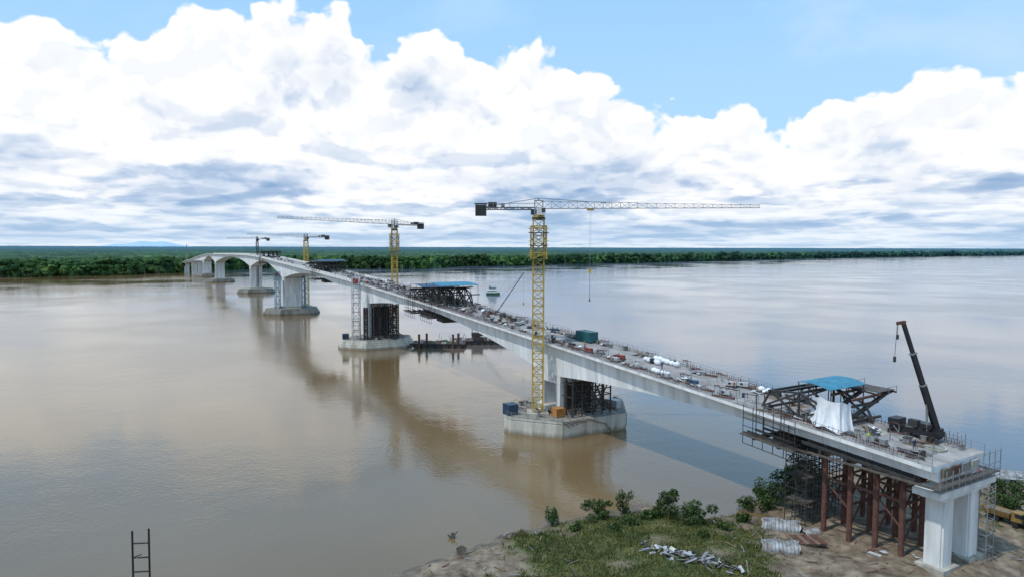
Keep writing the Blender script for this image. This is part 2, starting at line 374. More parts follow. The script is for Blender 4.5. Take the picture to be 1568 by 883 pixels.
# ------------------------------------------------------------ form travellers
def rvv(s): return frame(s)[0]
def traveller(s0,roofmat,tarp=False,big=1.0,roof=(-7,7.5),below=True,ra=(-6.5,6.5)):
    mb=MB(); up=Vector((0,0,1))
    def q(a,r,h): return bp(s0+a,r,h)
    for r0 in ((-4.6,4.6) if tarp else (-5,-1.5,2,5)):
        A=q(-7,r0,.4);B=q(0,r0,.4);C=q(7,r0,.4);T=q(0,r0,5.4*big);F=q(5.5,r0,4.2*big);G=q(-5.5,r0,3.6*big)
        for x,y in((A,B),(B,C),(A,T),(B,T),(C,T),(A,G),(G,T),(T,F),(F,C),(G,B),(F,B)): mb.beam(x,y,0.3,M_dark)
    for a,h in((0,5.4*big),(5.5,4.2*big),(-5.5,3.6*big),(0,.6),(5.5,.7),(-6,.6),(2.8,4.9*big)):
        mb.beam(q(a,-5.0 if tarp else -7.8,h),q(a,8.2,h),0.36,M_dark)
    if not tarp: mb.beam(q(0,-5,.4),q(0,5,5.4*big),0.2,M_dark); mb.beam(q(0,5,.4),q(0,-5,5.4*big),0.2,M_dark)
    n=26;vs=[];fs=[]
    r1,r2=roof
    for i in range(n+1):
        t=i/n; a=ra[0]+(ra[1]-ra[0])*t; h=(6.6*big)+0.4*(1-(2*t-1)**2)+(0.05 if i%2 else 0)
        vs+= [q(a,r1,h),q(a,r2,h),q(a,r1,h-.06),q(a,r2,h-.06)]
    for i in range(n):
        o=i*4; fs+=[(o,o+1,o+5,o+4),(o+2,o+6,o+7,o+3),(o,o+4,o+6,o+2),(o+1,o+3,o+7,o+5)]
    mb.add(vs,fs,roofmat)
    for a in(ra[0]+.3,(ra[0]+ra[1])/2,ra[1]-.3):
        for r0 in (r1+.3,(r1+r2)/2,r2-.3): mb.beam(q(a,r0,.3),q(a,r0,6.65*big),0.13,M_dark)
    if tarp:
        # loose tarpaulin hung from the river-side truss, flaring at the foot
        n=18; P0=[(-1.2,-3.0),(-4.2,-5.35),(-7.5,-5.3),(-7.6,-2.6)]
        def pth(u):
            x=u*3; i=min(2,int(x)); t=x-i; return (P0[i][0]*(1-t)+P0[i+1][0]*t,P0[i][1]*(1-t)+P0[i+1][1]*t)
        vs=[];fs=[]
        for i in range(n*2+1):
            u=i/(n*2); a0,r0=pth(u)
            for j in range(n+1):
                v=j/n; f=(.22*math.sin(u*31+v*2.0)+.12*math.sin(u*53-v*4))*(.25+v)
                fl=.9*v*v
                da=(-fl*.9 if u>.55 else 0)-f*.5; dr=(-fl if u<.8 else -fl*.3)-f*.6
                top=4.9-.55*abs(math.sin(u*9))*.6-1.1*max(0,.3-u)*2-.9*max(0,u-.8)*3
                vs.append(q(a0+da,r0+dr,top+(.45+.25*math.sin(u*17)-top)*v))
        for i in range(n*2):
            for j in range(n): a=i*(n+1)+j; fs.append((a,a+1,a+n+2,a+n+1))
        mb.add(vs,fs,M_white)
        for a in(-5.5,-2):
            mb.beam(q(a,1,1.0),q(a,11,4.2),0.5,M_dark); mb.beam(q(a,1,3.9),q(a,12,4.1),0.36,M_rust)
            for r0 in(3.5,6.5,9): mb.beam(q(a,r0,4.0),q(a,r0+1.2,1.5+.28*r0),0.18,M_rust)
        for r0 in(7,9.5,11.8):
            mb.beam(q(-6.5,r0,4.3),q(-1,r0,4.3),0.25,M_dark)
            for a in(-6.5,-1): mb.beam(q(a,r0,4.3),q(a,r0,5.4),0.07,M_grey)
        for a in(-6.5,-1): mb.beam(q(a,7,5.3),q(a,11.8,5.3),0.07,M_grey)
        mb.obox(q(-3.7,9.4,4.5),rvv(s0)*2.3,Vector((-rvv(s0).y,rvv(s0).x,0))*2.6,up*.05,M_dplank)
    if below:
        D=depth(s0+5)+1.4
        for a in (0.8,5.6):
            mb.beam(q(a,-8.5,-D-.3),q(a,8.5,-D-.3),0.55,M_dark)
            for r0 in (-7.9,-5.9,5.9,7.9): mb.beam(q(a,r0,-D),q(a,r0,4*big),0.12,M_dark)
        for r0 in np.arange(-7,7.1,2): mb.beam(q(-1,r0,-D),q(8,r0,-D),0.3,M_dark)
        for r0 in(-8.2,8.2):
            for z in(-D-1.8,-D+.2,-D+1.2,-1.4,-.6): mb.beam(q(-2,r0,z),q(8,r0,z),0.1,M_dark)
            for a in np.arange(-2,8.1,2): mb.beam(q(a,r0,-D-1.8),q(a,r0,0.8),0.1,M_dark)
            mb.obox((q(-2,r0,-D-.1)+q(8,r0,-D-.1))/2,(q(8,r0,0)-q(-2,r0,0))/2,rvv(s0)*0.9,up*.06,M_dplank)
        mb.obox((q(0,0,-D-1.2)+q(6,0,-D-1.2))/2,(q(6,0,0)-q(0,0,0))/2,rvv(s0)*3.0,up*.9,M_dark)
    mb.build('form_traveller')
traveller(21,M_blue,True,0.80,(-2.0,8.2),ra=(-3.5,2.5))
traveller(SP[1]+72,M_blue,False,1.1); traveller(SP[1]+88,M_dblue,False,0.8)
traveller(SP[2]+74,M_dblue,False,0.9); traveller(SP[2]+90,M_dark,False,0.7,below=False)
traveller(SP[3]+112,M_dark,False,0.9)

# ------------------------------------------------------------ falsework at near end
mb=MB(); gz=0.6
for sa in (3.6,7.4,11.4,15.6):
    for r0 in (-5.2,0,5.2):
        b=bp(sa,r0,0); top=b.z-2.3-1.4
        mb.cyl((b.x,b.y,gz-1),(b.x,b.y,top),0.40,M_rust,14)
        mb.obox((b.x,b.y,top+.05),rv*.7,av*.7,(0,0,.06),M_rust)
    A=bp(sa,-6.8,-3.3);B=bp(sa,6.8,-3.3); mb.beam(A,B,0.45,M_dark,h=.7)
    for z in (6.5,9.0): mb.beam((*bp(sa,-5.2)[:2],z),(*bp(sa,5.2)[:2],z),0.28,M_rust)
    mb.beam((*bp(sa,-5.2)[:2],3),(*bp(sa,0)[:2],9),0.22,M_rust); mb.beam((*bp(sa,0)[:2],3),(*bp(sa,5.2)[:2],9),0.22,M_rust)
for r0 in (-5.2,0,5.2):
    for i,(s1,s2) in enumerate(((3.6,7.4),(7.4,11.4),(11.4,15.6))):
        mb.beam((*bp(s1,r0)[:2],9.4),(*bp(s2,r0)[:2],9.6),0.28,M_rust)
        if i!=1: mb.beam((*bp(s1,r0)[:2],5.6),(*bp(s2,r0)[:2],9.2),0.2,M_rust)
for r0 in np.arange(-6.4,6.5,1.6): mb.beam(bp(1.5,r0,-2.75),bp(19,r0,-2.75),0.3,M_dark,h=.45)
mb.build('steel_falsework')
def scaffold(name,base,ux,uy,nx,ny,nz,cell,lift,w,m,planks=True):
    mb=MB(); base=Vector(base);ux=Vector(ux).normalized();uy=Vector(uy).normalized();Z=Vector((0,0,1))
    for i in range(nx+1):
        for j in range(ny+1):
            b=base+ux*i*cell+uy*j*cell; mb.beam(b,b+Z*(nz*lift+1),w,m)
    for k in range(1,nz+1):
        z=Z*k*lift
        for i in range(nx+1): mb.beam(base+ux*i*cell+z,base+ux*i*cell+uy*ny*cell+z,w,m)
        for j in range(ny+1): mb.beam(base+uy*j*cell+z,base+uy*j*cell+ux*nx*cell+z,w,m)
        for i in range(nx):
            if (i+k)%2:
                for j in (0,ny): mb.beam(base+ux*i*cell+uy*j*cell+z,base+ux*(i+1)*cell+uy*j*cell+z-Z*lift,w*.8,m)
        if planks and k%2==0: mb.obox(base+ux*nx*cell/2+uy*ny*cell/2+z,ux*nx*cell/2,uy*ny*cell/2*.8,Z*.04,M_dplank)
    return mb.build(name)
rv,av=frame(0)
scaffold('scaffold',(*bp(-3,4.0)[:2],1.0),rv,av,1,2,5,2,2,0.1,M_grey,False)
scaffold('scaffold',(*bp(18,-6.4)[:2],0.6),av,rv,2,2,6,1.9,2,0.11,M_dark)
scaffold('scaffold',(*bp(18,-.5)[:2],0.6),av,rv,3,3,6,1.9,2,0.11,M_dark,False)
mb=MB()
for r0 in np.arange(-8,8.1,1.6):
    b=bp(-2.6,r0,-2.9); mb.beam(b,b+Vector((0,0,4.0 if r0>2 else 2.8)),0.08,M_grey)
for h in(-2.8,-1.9,-.9,.7): mb.beam(bp(-2.6,-8 if h<0 else 3,h),bp(-2.6,8,h),0.07,M_grey)
mb.obox(bp(-1.9,0,-2.4),rv*8,av*.7,(0,0,.05),M_dplank)
for r0 in (-8.0,8.0):
    for s in np.arange(-2.6,17,3.3): mb.beam(bp(s,r0,-3.0),bp(s,r0,-1.4),0.05,M_dark)
    mb.beam(bp(-2.6,r0,-2.0),bp(17,r0,-2.0),0.04,M_dark)
    mb.obox((bp(-2.6,r0*.97,-2.95)+bp(17,r0*.97,-2.95))/2,rv*.45,av*9.8,(0,0,.05),M_dplank)
for i,r0 in enumerate((-4,-1.5,1,3.5)):
    mb.obox(bp(-1.4,r0,-1.1),rv*.9,av*.12,(0,0,.7),[M_wood,M_rust,M_grey,M_conc2][i])
mb.build('end_formwork')
scaffold('scaffold',bp(1.0,4.6,0.02),rv,av,1,2,1,1.1,1.2,0.07,M_grey,False)
scaffold('scaffold',bp(8,-6.2,0.02),av,rv,2,1,1,1.6,1.3,0.06,M_grey,False)

# ------------------------------------------------------------ tower cranes
def crane(name,base,ztop,mw,jdir,Lj,Lc,mm,jm,bar=0.26,climb=True,rise=0.3,hook=None):
    mb=MB(); b=Vector(base); Z=Vector((0,0,1)); j=Vector((jdir[0],jdir[1],0)).normalized(); sd=Vector((-j.y,j.x,0))
    T=Vector((b.x,b.y,ztop))
    mb.lattice(b,T,(1,0,0),(0,1,0),mw,mw,mw*0.72,bar,mm)
    mb.box((b.x,b.y,b.z+.3),(mw*2,mw*2,.6),M_conc2)
    if climb:
        z1=ztop-9.5
        mb.lattice((b.x,b.y,z1),(b.x,b.y,ztop-1.5),(1,0,0),(0,1,0),mw*1.42,mw*1.42,1.6,bar*1.1,mm)
        for zz in (z1,z1+3.4,z1+6.4):
            mb.box((b.x,b.y,zz),(mw*1.85,mw*1.85,.12),M_dark)
            for a in range(4):
                an=a*math.pi/2; c1=Vector((math.cos(an)-math.sin(an),math.sin(an)+math.cos(an),0))*mw*.92;c2=Vector((math.cos(an)+math.sin(an),math.sin(an)-math.cos(an),0))*mw*.92
                mb.beam(Vector((b.x,b.y,zz+1))+c1,Vector((b.x,b.y,zz+1))+c2,.08,mm)
    mb.cyl(T,T+Z*0.6,mw*.62,M_dark,16); mb.cyl(T+Z*.6,T+Z*1.1,mw*.55,mm,16)
    mb.lattice(T+Z*1.1,T+Z*4.6,j,sd,mw*.75,mw*.75,1.7,bar,jm)
    c=T+Z*2.0+sd*(-mw*.85)+j*.6; mb.obox(c,j*.9,sd*.65,Z*.95,M_conc); mb.obox(c+j*.5+Z*.15,j*.45,sd*.68,Z*.5,M_glass)
    mb.obox(T+Z*1.8+j*(-1.2),j*.7,sd*.6,Z*.6,M_dblue)
    jr=T+Z*2.7
    tip=jr+j*Lj+Z*rise
    mb.lattice(jr+j*mw*.4,jr.lerp(tip,.45),sd,Z,1.5,1.75,2.0,bar*.5,jm,1.35,1.35,True)
    mb.lattice(jr.lerp(tip,.45),tip,sd,Z,1.3,1.2,2.2,bar*.4,jm,1.0,.7,True)
    ce=jr-j*Lc
    mb.lattice(jr-j*mw*.4,ce,sd,Z,1.7,.5,1.9,bar*.6,M_dark if bar>.25 else jm)
    for x in(-.85,.85):
        mb.beam(jr+sd*x+Z*1.2,ce+sd*x+Z*1.2,.07,jm)
        for k in np.arange(1,Lc,2): mb.beam(jr-j*k+sd*x,jr-j*k+sd*x+Z*1.2,.07,jm)
    hd=T+Z*5.2; mb.beam(T+Z*4.6,hd,.4,jm)
    mb.beam(hd,jr+j*Lj*.33+Z*1.3,.1,M_dark); mb.beam(hd,jr-j*Lc*.85+Z*.4,.12,M_dark)
    mb.obox(ce+j*1.2-Z*.5,j*1.3,sd*.95,Z*1.3,M_black); mb.obox(ce+j*4.0+Z*.9,j*1.0,sd*.7,Z*.6,M_dark); mb.obox(ce+j*1.2+Z*1.1,j*1.5,sd*1.0,Z*.12,M_black)
    mb.cyl(ce+j*6.5+Z*.8-sd*.6,ce+j*6.5+Z*.8+sd*.6,.5,M_grey,12)
    if hook:
        x,hz=hook; q=jr+j*x+Z*(rise*x/Lj-.3); mb.obox(q,j*.8,sd*.7,Z*.2,M_yel)
        e=Vector((q.x,q.y,hz)); mb.beam(q+j*.2,e+j*.1,.035,M_grey); mb.beam(q-j*.2,e-j*.1,.035,M_grey)
        mb.obox(e-Z*.4,j*.35,sd*.25,Z*.5,M_yel); mb.beam(e-Z*.9,e-Z*7.5,.09,M_dark); mb.obox(e-Z*7.5,j*.15,sd*.15,Z*.3,M_dark)
    return mb.build(name)
M_jib=mat('grey_jib_paint',(0.36,0.37,0.38),(0.22,0.23,0.24),1.0,0.5)
crane('tower_crane',(6.4,166,4.0),51.4,2.6,(1,-0.02),53,15.2,M_yel,M_jib,hook=(12.5,39.5))
crane('tower_crane',(-53.6,311.5,4.0),52.0,2.5,(-.655,-.757),58,17,M_yel,M_jib,rise=1.0)
crane('tower_crane',(-139,461,4),48.0,2.6,(-1,.1),41,16,M_yel,M_jib,bar=.3,climb=False,rise=1.5)
crane('tower_crane',(-243,652,4),48.3,1.8,(-1,.1),30,12,M_dark,M_dark,bar=.26,climb=False)
def hoist(base,zt,w,m,bar=.2):
    mb=MB(); mb.lattice(base,(base[0],base[1],zt),(1,0,0),(0,1,0),w,w,w,bar,m)
    for z in np.arange(base[2]+4,zt,4): mb.box((base[0],base[1],z),(w*.9,w*.9,.1),M_wood)
    mb.box((base[0],base[1],zt-2),(w*.7,w*.7,2.4),M_red); mb.build('construction_hoist')
hoist((-68.4,298.5,4),31.5,3.0,M_lgrey,.26)
hoist((-153.5,446,4),28,2.8,M_blue,.28); hoist((-137.5,449,4),27,2.2,M_blue,.28)
hoist((-64.0,297.5,4),18,1.4,M_dark,.4); hoist((-52,301,4),19,1.8,M_dark,.4)
# ------------------------------------------------------------ stuff on the main pile cap
mb=MB()
def pc(r,a): return lp(1,r,a,4.0)
ed=[(-16.9,-1.3),(-8.8,-11.1),(9.8,-11.1),(16.9,-1.3),(16.9,1.3),(9.8,11.1),(-8.8,11.1),(-16.9,1.3)]
for i in range(8):
    A=pc(*ed[i]);B=pc(*ed[(i+1)%8]); n=max(1,int((B-A).length/2))
    for k in range(n): mb.beam(A.lerp(B,k/n),A.lerp(B,k/n)+Vector((0,0,1.1)),.07,M_grey)
    for h in(.6,1.1): mb.beam(A+Vector((0,0,h)),B+Vector((0,0,h)),.05,M_grey)
mb.build('pile_cap_railing')
_bp=bp
for ci,cnt,rm in((1,110,15.5),(2,26,12),(3,16,12)):
    mb=MB()
    def bp(s,r,h=0.0,ci=ci): return lp(ci,r,s,4.0+h)
    for _ in range(cnt):
        r0=random.uniform(-rm,rm-1);a0=random.uniform(-9.5,9.5)
        if abs(r0)<6.5 and abs(a0)<6.5: continue
        if abs(r0)>rm-abs(a0)*.65: continue
        clutter(mb,a0,r0)
    mb.build('pile_cap_materials')
bp=_bp
a1=math.atan2(adir(90)[1],adir(90)[0])
container('site_container',lp(1,-15.6,1.5,3.9),a1,(3,2.4,2.7),M_dblue)
container('site_container',lp(1,-6.8,-6.5,4.05),a1+1.57,(2.4,2.2,2.2),M_orange)
container('site_container',lp(1,11,-5.5,4.05),a1+.2,(3.2,2.0,2.1),M_lgrey)
mb=MB()
for k in range(5): mb.beam(lp(1,-9+k*1.0,-11.8,4.1),lp(1,-7+k*1.2,-11.8,2.6+.2*k),.14,M_rust)
for k in range(4): mb.beam(lp(1,10.5+k*1.6,-11+k*2.3,4.1),lp(1,10.5+k*1.6,-11+k*2.3,0.5),.15,M_grey)
mb.beam(lp(1,-2,-11.8,4.0),lp(1,3.5,-11.8,2.2),.16,M_rust); mb.beam(lp(1,3.5,-11.8,2.2),lp(1,5,-11.8,.3),.12,M_dark)
mb.build('mooring_struts')
container('site_container',(-73.5,300,4.1),.3,(2.6,2.2,2.3),M_dblue)

# ------------------------------------------------------------ barges and boats
def barge(name,c,ang,L,W,Hh,stuff=True):
    mb=MB(); ca,sa=math.cos(ang),math.sin(ang);X=Vector((ca,sa,0));Y=Vector((-sa,ca,0));Z=Vector((0,0,1));c=Vector(c)
    sec=[(-L/2,Hh),(-L/2+2.5,-.6),(L/2-2.5,-.6),(L/2,Hh)]
    vs=[c+X*x+Y*(W/2*s)+Z*z for s in(-1,1) for x,z in sec]
    mb.add(vs,[(0,1,2,3),(7,6,5,4),(0,4,5,1),(1,5,6,2),(2,6,7,3)],M_dark); mb.add([vs[0],vs[3],vs[7],vs[4]],[(0,1,2,3)],M_rust)
    for s in(-1,1):
        mb.obox(c+Y*s*W/2+Z*(Hh+.2),X*L/2,Y*.15,Z*.2,M_black)
        for x in np.arange(-L/2+2,L/2-1,3): mb.cyl(c+X*x+Y*s*(W/2+.2)+Z*(.2),c+X*x+Y*s*(W/2+.2)+Z*(Hh),.3,M_rubber,8)
    if stuff:
        for i in range(18):
            p=c+X*random.uniform(-L/2+2,L/2-2)+Y*random.uniform(-W/2+1,W/2-1)+Z*Hh; h=random.uniform(.5,1.5)
            mb.obox(p+Z*h/2,X*random.uniform(.4,1.3),Y*random.uniform(.4,.9),Z*h/2,random.choice([M_rust,M_lgrey,M_wood,M_green,M_dark,M_grey]))
            mb.beam(p,p+X*random.uniform(-3,3)+Z*random.uniform(1,4),.13,random.choice([M_dark,M_grey,M_rust]))
    return mb,c,X,Y,Z,Hh
mb,*_=barge('b',(-33,305,0),-.05,24,9,1.6)
mb.build('construction_barge')
mb,c,X,Y,Z,Hh=barge('b',(-14,316,0),.1,26,10,1.5)
p=c+X*(-2)+Z*Hh; mb.obox(p+Z*.7,X*2.6,Y*2.2,Z*.7,M_dark); mb.cyl(p+Z*1.4,p+Z*1.8,1.3,M_dark); mb.obox(p+Z*2.7-X*.8,X*2.0,Y*1.3,Z*.9,M_dark); mb.obox(p+Z*3+X*1.9+Y*1,X*.7,Y*.6,Z*1.0,M_glass)
bt=Vector((5.5,322,32.5)); mb.lattice(p+X*1.5+Z*2,bt,Y,(0,0,1),.9,.9,2.2,.09,M_dark,.4,.4)
mb.beam(p-X*2.5+Z*6,bt,.06,M_dark); mb.beam(p-X*2.5+Z*3.5,p-X*2.5+Z*6,.3,M_dark); mb.beam(bt,bt-Z*14,.05,M_dark); mb.obox(bt-Z*14.5,X*.3,Y*.3,Z*.6,M_yel)
mb.build('floating_crane')
mb=MB()
for x,y in((-41,300),(-38,303),(-26,300),(-24,304)): mb.cyl((x,y,-1),(x,y,6),.5,M_rust,10); mb.cyl((x,y,6),(x,y,6.2),.6,M_dark,10)
mb.build('mooring_piles')
mb=MB(); c=Vector((-17.8,640,0))
X=Vector((1,0,0));Y=Vector((0,1,0));Z=Vector((0,0,1)); n=10;vs=[];fs=[]
for i in range(n+1):
    t=i/n; w=2.6*(1-abs(2*t-1)**3*.6) if t>.5 else 2.6*(1-abs(2*t-1)**4*.2); x=-6.5+13*t; sh=1.6+.9*max(0,t-.6)
    vs+=[c+X*x+Y*w+Z*sh,c+X*x+Y*w*.7-Z*.4,c+X*x-Y*w*.7-Z*.4,c+X*x-Y*w+Z*sh]
for i in range(n):
    for k in range(3): a=i*4+k; fs.append((a,a+1,a+5,a+4))
    fs.append((i*4,i*4+4,i*4+7,i*4+3))
fs+=[(0,3,2,1),(n*4,n*4+1,n*4+2,n*4+3)]
mb.add(vs,fs,M_green)
mb.obox(c-X*.8+Z*3.0,X*4.6,Y*2.1,Z*1.3,M_white); mb.obox(c-X*.8+Z*3.2,X*4.3,Y*2.13,Z*.4,M_green)
mb.obox(c-X*.5+Z*5.4,X*3.4,Y*1.8,Z*1.1,M_white); mb.obox(c-X*.5+Z*5.6,X*3.1,Y*1.83,Z*.4,M_glass); mb.obox(c-X*.5+Z*6.6,X*4,Y*2.1,Z*.12,M_green)
mb.obox(c+X*.2+Z*7.9,X*2.2,Y*1.2,Z*1.2,M_white); mb.beam(c+Z*6.6,c+Z*11.5,.2,M_lgrey); mb.cyl(c-X*2.8+Z*6.7,c-X*2.8+Z*8.4,.5,M_green)
mb.build('ferry_boat')

# ------------------------------------------------------------ mobile crane at deck end
mb=MB(); rv,av=frame(5); B=bp(7.5,5.0,0); Z=Vector((0,0,1))
mb.obox(B+Z*1.05,av*3.6,rv*1.15,Z*.35,M_black)
for a in(-2.7,-1.4,1.4,2.7):
    for r0 in(-1.05,1.05): mb.cyl(B+av*a+rv*(r0-.18)+Z*.52,B+av*a+rv*(r0+.18)+Z*.52,.5,M_rubber,14)
mb.obox(B+av*3.0+Z*1.8,av*.8,rv*1.1,Z*.5,M_dark); mb.obox(B+av*3.1+Z*1.95,av*.72,rv*1.13,Z*.25,M_glass)
mb.cyl(B-av*.8+Z*1.4,B-av*.8+Z*1.7,.9,M_dark); mb.obox(B-av*.9+Z*2.0,av*1.6,rv*.9,Z*.35,M_black); mb.obox(B-av*0+rv*(-.8)+Z*2.2,av*.7,rv*.45,Z*.5,M_dark)
for a in(-3.2,3.0):
    mb.beam(B+av*a-rv*2.3+Z*.7,B+av*a+rv*1.9+Z*.7,.25,M_dark)
    for r0 in(-2.3,1.9): mb.beam(B+av*a+rv*r0,B+av*a+rv*r0+Z*.9,.2,M_dark)
foot=B-av*2.6+rv*.5+Z*1.7; tip=Vector((57.3,99.4,34.0))
mb.obox(foot-Z*.6,rv*.7,av*.7,Z*.7,M_black)
mb.beam(foot,foot.lerp(tip,.42),.66,M_black,h=.8); mb.beam(foot.lerp(tip,.4),foot.lerp(tip,.72),.54,M_black,h=.64); mb.beam(foot.lerp(tip,.7),tip,.42,M_black,h=.5)
for t in(.41,.71): mb.beam(foot.lerp(tip,t),foot.lerp(tip,t+.012),.74,M_grey,h=.86)
mb.beam(foot+Vector((-1.4,0,-.5)),foot.lerp(tip,.3),.24,M_grey)
mb.obox(tip+Vector((-.35,0,.1)),(.6,0,.1),(0,.25,0),(0,0,.22),M_rust); e=tip+Vector((-.8,0,-2.0)); mb.beam(tip+Vector((-.8,0,0)),e,.06,M_dark); mb.obox(e,(.14,0,0),(0,.12,0),(0,0,.35),M_dark)
mb.beam(tip+Vector((-.9,0,0)),tip+Vector((-1.1,0,-5)),.05,M_dark); mb.obox(tip+Vector((-1.1,0,-5.3)),(.15,0,0),(0,.15,0),(0,0,.4),M_dark)
mb.build('mobile_crane')

# ------------------------------------------------------------ workers
def worker(loc,ang,pose=0,vest=M_hivis):
    J={'pel':(0,0,.95),'sp':(0,0,1.15),'ch':(0,.0,1.38),'nk':(0,.01,1.52),'hd':(0,.03,1.64),'top':(0,.02,1.76),
       'ls':(-.2,0,1.43),'le':(-.27,.02,1.15),'lh':(-.25,.18,.93),'rs':(.2,0,1.43),'re':(.28,.05,1.16),'rh':(.2,.3,1.08),
       'lk':(-.11,.05+pose*.1,.5),'lf':(-.12,pose*.05,.08),'lt':(-.13,.16+pose*.05,.04),'rk':(.11,.02,.5),'rf':(.13,-.05-pose*.2,.08),'rt':(.14,.12-pose*.2,.04),'lhp':(-.1,0,.92),'rhp':(.1,0,.92)}
    Rr={'pel':.15,'sp':.14,'ch':.17,'nk':.06,'hd':.105,'top':.08,'ls':.075,'le':.05,'lh':.045,'rs':.075,'re':.05,'rh':.045,'lhp':.1,'rhp':.1,'lk':.07,'rk':.07,'lf':.05,'rf':.05,'lt':.04,'rt':.04}
    E=[('pel','sp'),('sp','ch'),('ch','nk'),('nk','hd'),('hd','top'),('ch','ls'),('ls','le'),('le','lh'),('ch','rs'),('rs','re'),('re','rh'),('pel','lhp'),('lhp','lk'),('lk','lf'),('lf','lt'),('pel','rhp'),('rhp','rk'),('rk','rf'),('rf','rt')]
    ks=list(J); me=bpy.data.meshes.new('worker'); me.from_pydata([J[k] for k in ks],[(ks.index(a),ks.index(b)) for a,b in E],[])
    ob=bpy.data.objects.new('construction_worker',me); scene.collection.objects.link(ob)
    md=ob.modifiers.new('s','SKIN')
    for k,v in zip(ks,me.skin_vertices[0].data): v.radius=(Rr[k],Rr[k]*.85); v.use_root=(k=='pel')
    ob.modifiers.new('sub','SUBSURF').levels=1
    dg=bpy.context.evaluated_depsgraph_get(); m2=bpy.data.meshes.new_from_object(ob.evaluated_get(dg)); ob.modifiers.clear(); ob.data=m2
    m2.materials.clear()
    for m in(vest,M_cloth,M_skin,M_white): m2.materials.append(m)
    for p in m2.polygons:
        z=p.center.z; p.material_index=3 if z>1.69 else 2 if z>1.5 or (abs(p.center.x)>.16 and z<1.1 and z>.85 and p.center.y>.12) else 0 if z>.92 else 1
        p.use_smooth=True
    ob.location=loc; ob.rotation_euler=(0,0,ang); return ob
worker(bp(9,-5.0,0.02),1.2); worker(bp(14,-2,0.02),2.6,1,M_orange); worker(bp(4,-2,0.02),.4,1,M_cloth); worker(bp(38,0,.02),3,1,M_orange); worker(bp(56,-1,.02),3,1,M_cloth); worker(bp(80,-3,.02),1,0,M_orange)

# ------------------------------------------------------------ near bank terrain
OUT=[(-40,-40),(-38,40),(-32,66),(-24,80),(-17.5,88.5),(-12.5,94),(-8.0,99),(-2.5,104),(3,107),(9.5,109.8),(14,113),(19,115.5),(24,117),(28,115.5),(31,112.5),(34.5,112),(37,114),(41,117),(46,123),(53,130),(63,136),(79,137),(92,134),(104,130),(140,126),(230,120),(230,-40)]
def inpoly(x,y,P):
    c=np.zeros(x.shape,bool); j=len(P)-1
    for i in range(len(P)):
        xi,yi=P[i];xj,yj=P[j]
        cond=((yi>y)!=(yj>y)); with_=(xj-xi)*(y-yi)/((yj-yi) if yj!=yi else 1e-9)+xi
        c^=cond&(x<with_); j=i
    return c
def dist(x,y,P):
    D=np.full(x.shape,1e9)
    for i in range(len(P)):
        a=np.array(P[i]);b=np.array(P[(i+1)%len(P)]);ab=b-a
        t=np.clip(((x-a[0])*ab[0]+(y-a[1])*ab[1])/(ab@ab),0,1); D=np.minimum(D,np.hypot(x-a[0]-t*ab[0],y-a[1]-t*ab[1]))
    return D
xs=np.arange(-60,180,.5); ys=np.arange(30,145,.5); GX,GY=np.meshgrid(xs,ys)
ns=np.array([noise.fractal(Vector((a*.09,b*.09,0)),1,2,4) for a,b in zip(GX.ravel(),GY.ravel())]).reshape(GX.shape)
ns2=np.array([noise.fractal(Vector((a*.5,b*.5,5)),1,2,3) for a,b in zip(GX.ravel(),GY.ravel())]).reshape(GX.shape)
sd=np.where(inpoly(GX,GY,OUT),1,-1)*dist(GX,GY,OUT)+ns*2.2+ns2*.5
H=np.clip(sd*.12,-2,.9)+np.where(sd>0,np.clip(sd*.02,0,.5)+ns*.3*np.clip(sd*.3,0,1)+ns2*.13*np.clip(sd*.3,.2,1),0)
for (cx,cy,rr,dp) in ((69.5,87.5,6,2.0),(47,98,3.5,.95),(42,111,3.2,.9),(56,86,4,1.0),(61,93,7,-.9),(77,97,4,1.2)):
    H-=dp*np.exp(-((GX-cx)**2+(GY-cy)**2)/rr**2)
GP=[(-.5,98),(1,104),(5,105.5),(12.3,109),(18,111.5),(24,112.5),(30,107),(40,107.5),(41,101),(36,96),(37,88),(40,78),(6,78),(2,88)]
gd=np.where(inpoly(GX,GY,GP),1,-1)*dist(GX,GY,GP)
G=np.clip(.5+gd*.25+ns*1.3+ns2*1.0,0,1)
for cx,cy,rr in((22,100,2.2),(9,103,1.6),(30,95,2.6),(15,92,2.2),(33,103,2.0)): G*=1-.8*np.exp(-((GX-cx)**2+((GY-cy)*1.3)**2)/rr**2)
G2=np.clip(.25+ns*1.6+ns2*.9,0,1)*np.clip((GX-66)*.1,0,1)*np.clip((GY-95)*.1,0,1)*.9
G3=np.clip(.6+ns+ns2*.8,0,1)*np.exp(-((GX-49)**2/120+(GY-120)**2/25))
G=np.maximum(np.maximum(G,G2),G3)
nx=len(xs);ny=len(ys); idx=np.arange(nx*ny).reshape(ny,nx)
F=np.stack([idx[:-1,:-1],idx[:-1,1:],idx[1:,1:],idx[1:,:-1]],-1).reshape(-1,4)
M_gr,nt,p=new_mat('riverbank_soil')
at=N(nt,'ShaderNodeAttribute'); at.attribute_name='grass'
g=N(nt,'ShaderNodeNewGeometry')
def noi(nt,sc,det=6,src=None,ro=.6):
    n=N(nt,'ShaderNodeTexNoise'); n.inputs['Scale'].default_value=sc; n.inputs['Detail'].default_value=det; n.inputs['Roughness'].default_value=ro; lk(nt,(src or g.outputs['Position']),n.inputs['Vector']); return n
def ramp(nt,src,stops):
    r=N(nt,'ShaderNodeValToRGB'); e=r.color_ramp.elements
    while len(e)<len(stops): e.new(.5)
    for i,(p_,c) in enumerate(stops): e[i].position=p_; e[i].color=(*c,1)
    lk(nt,src,r.inputs[0]); return r
n1=noi(nt,.5); n2=noi(nt,.3)
r1=ramp(nt,n1.outputs[0],[(.32,(.07,.05,.034)),(.5,(.16,.12,.083)),(.68,(.28,.225,.165))])
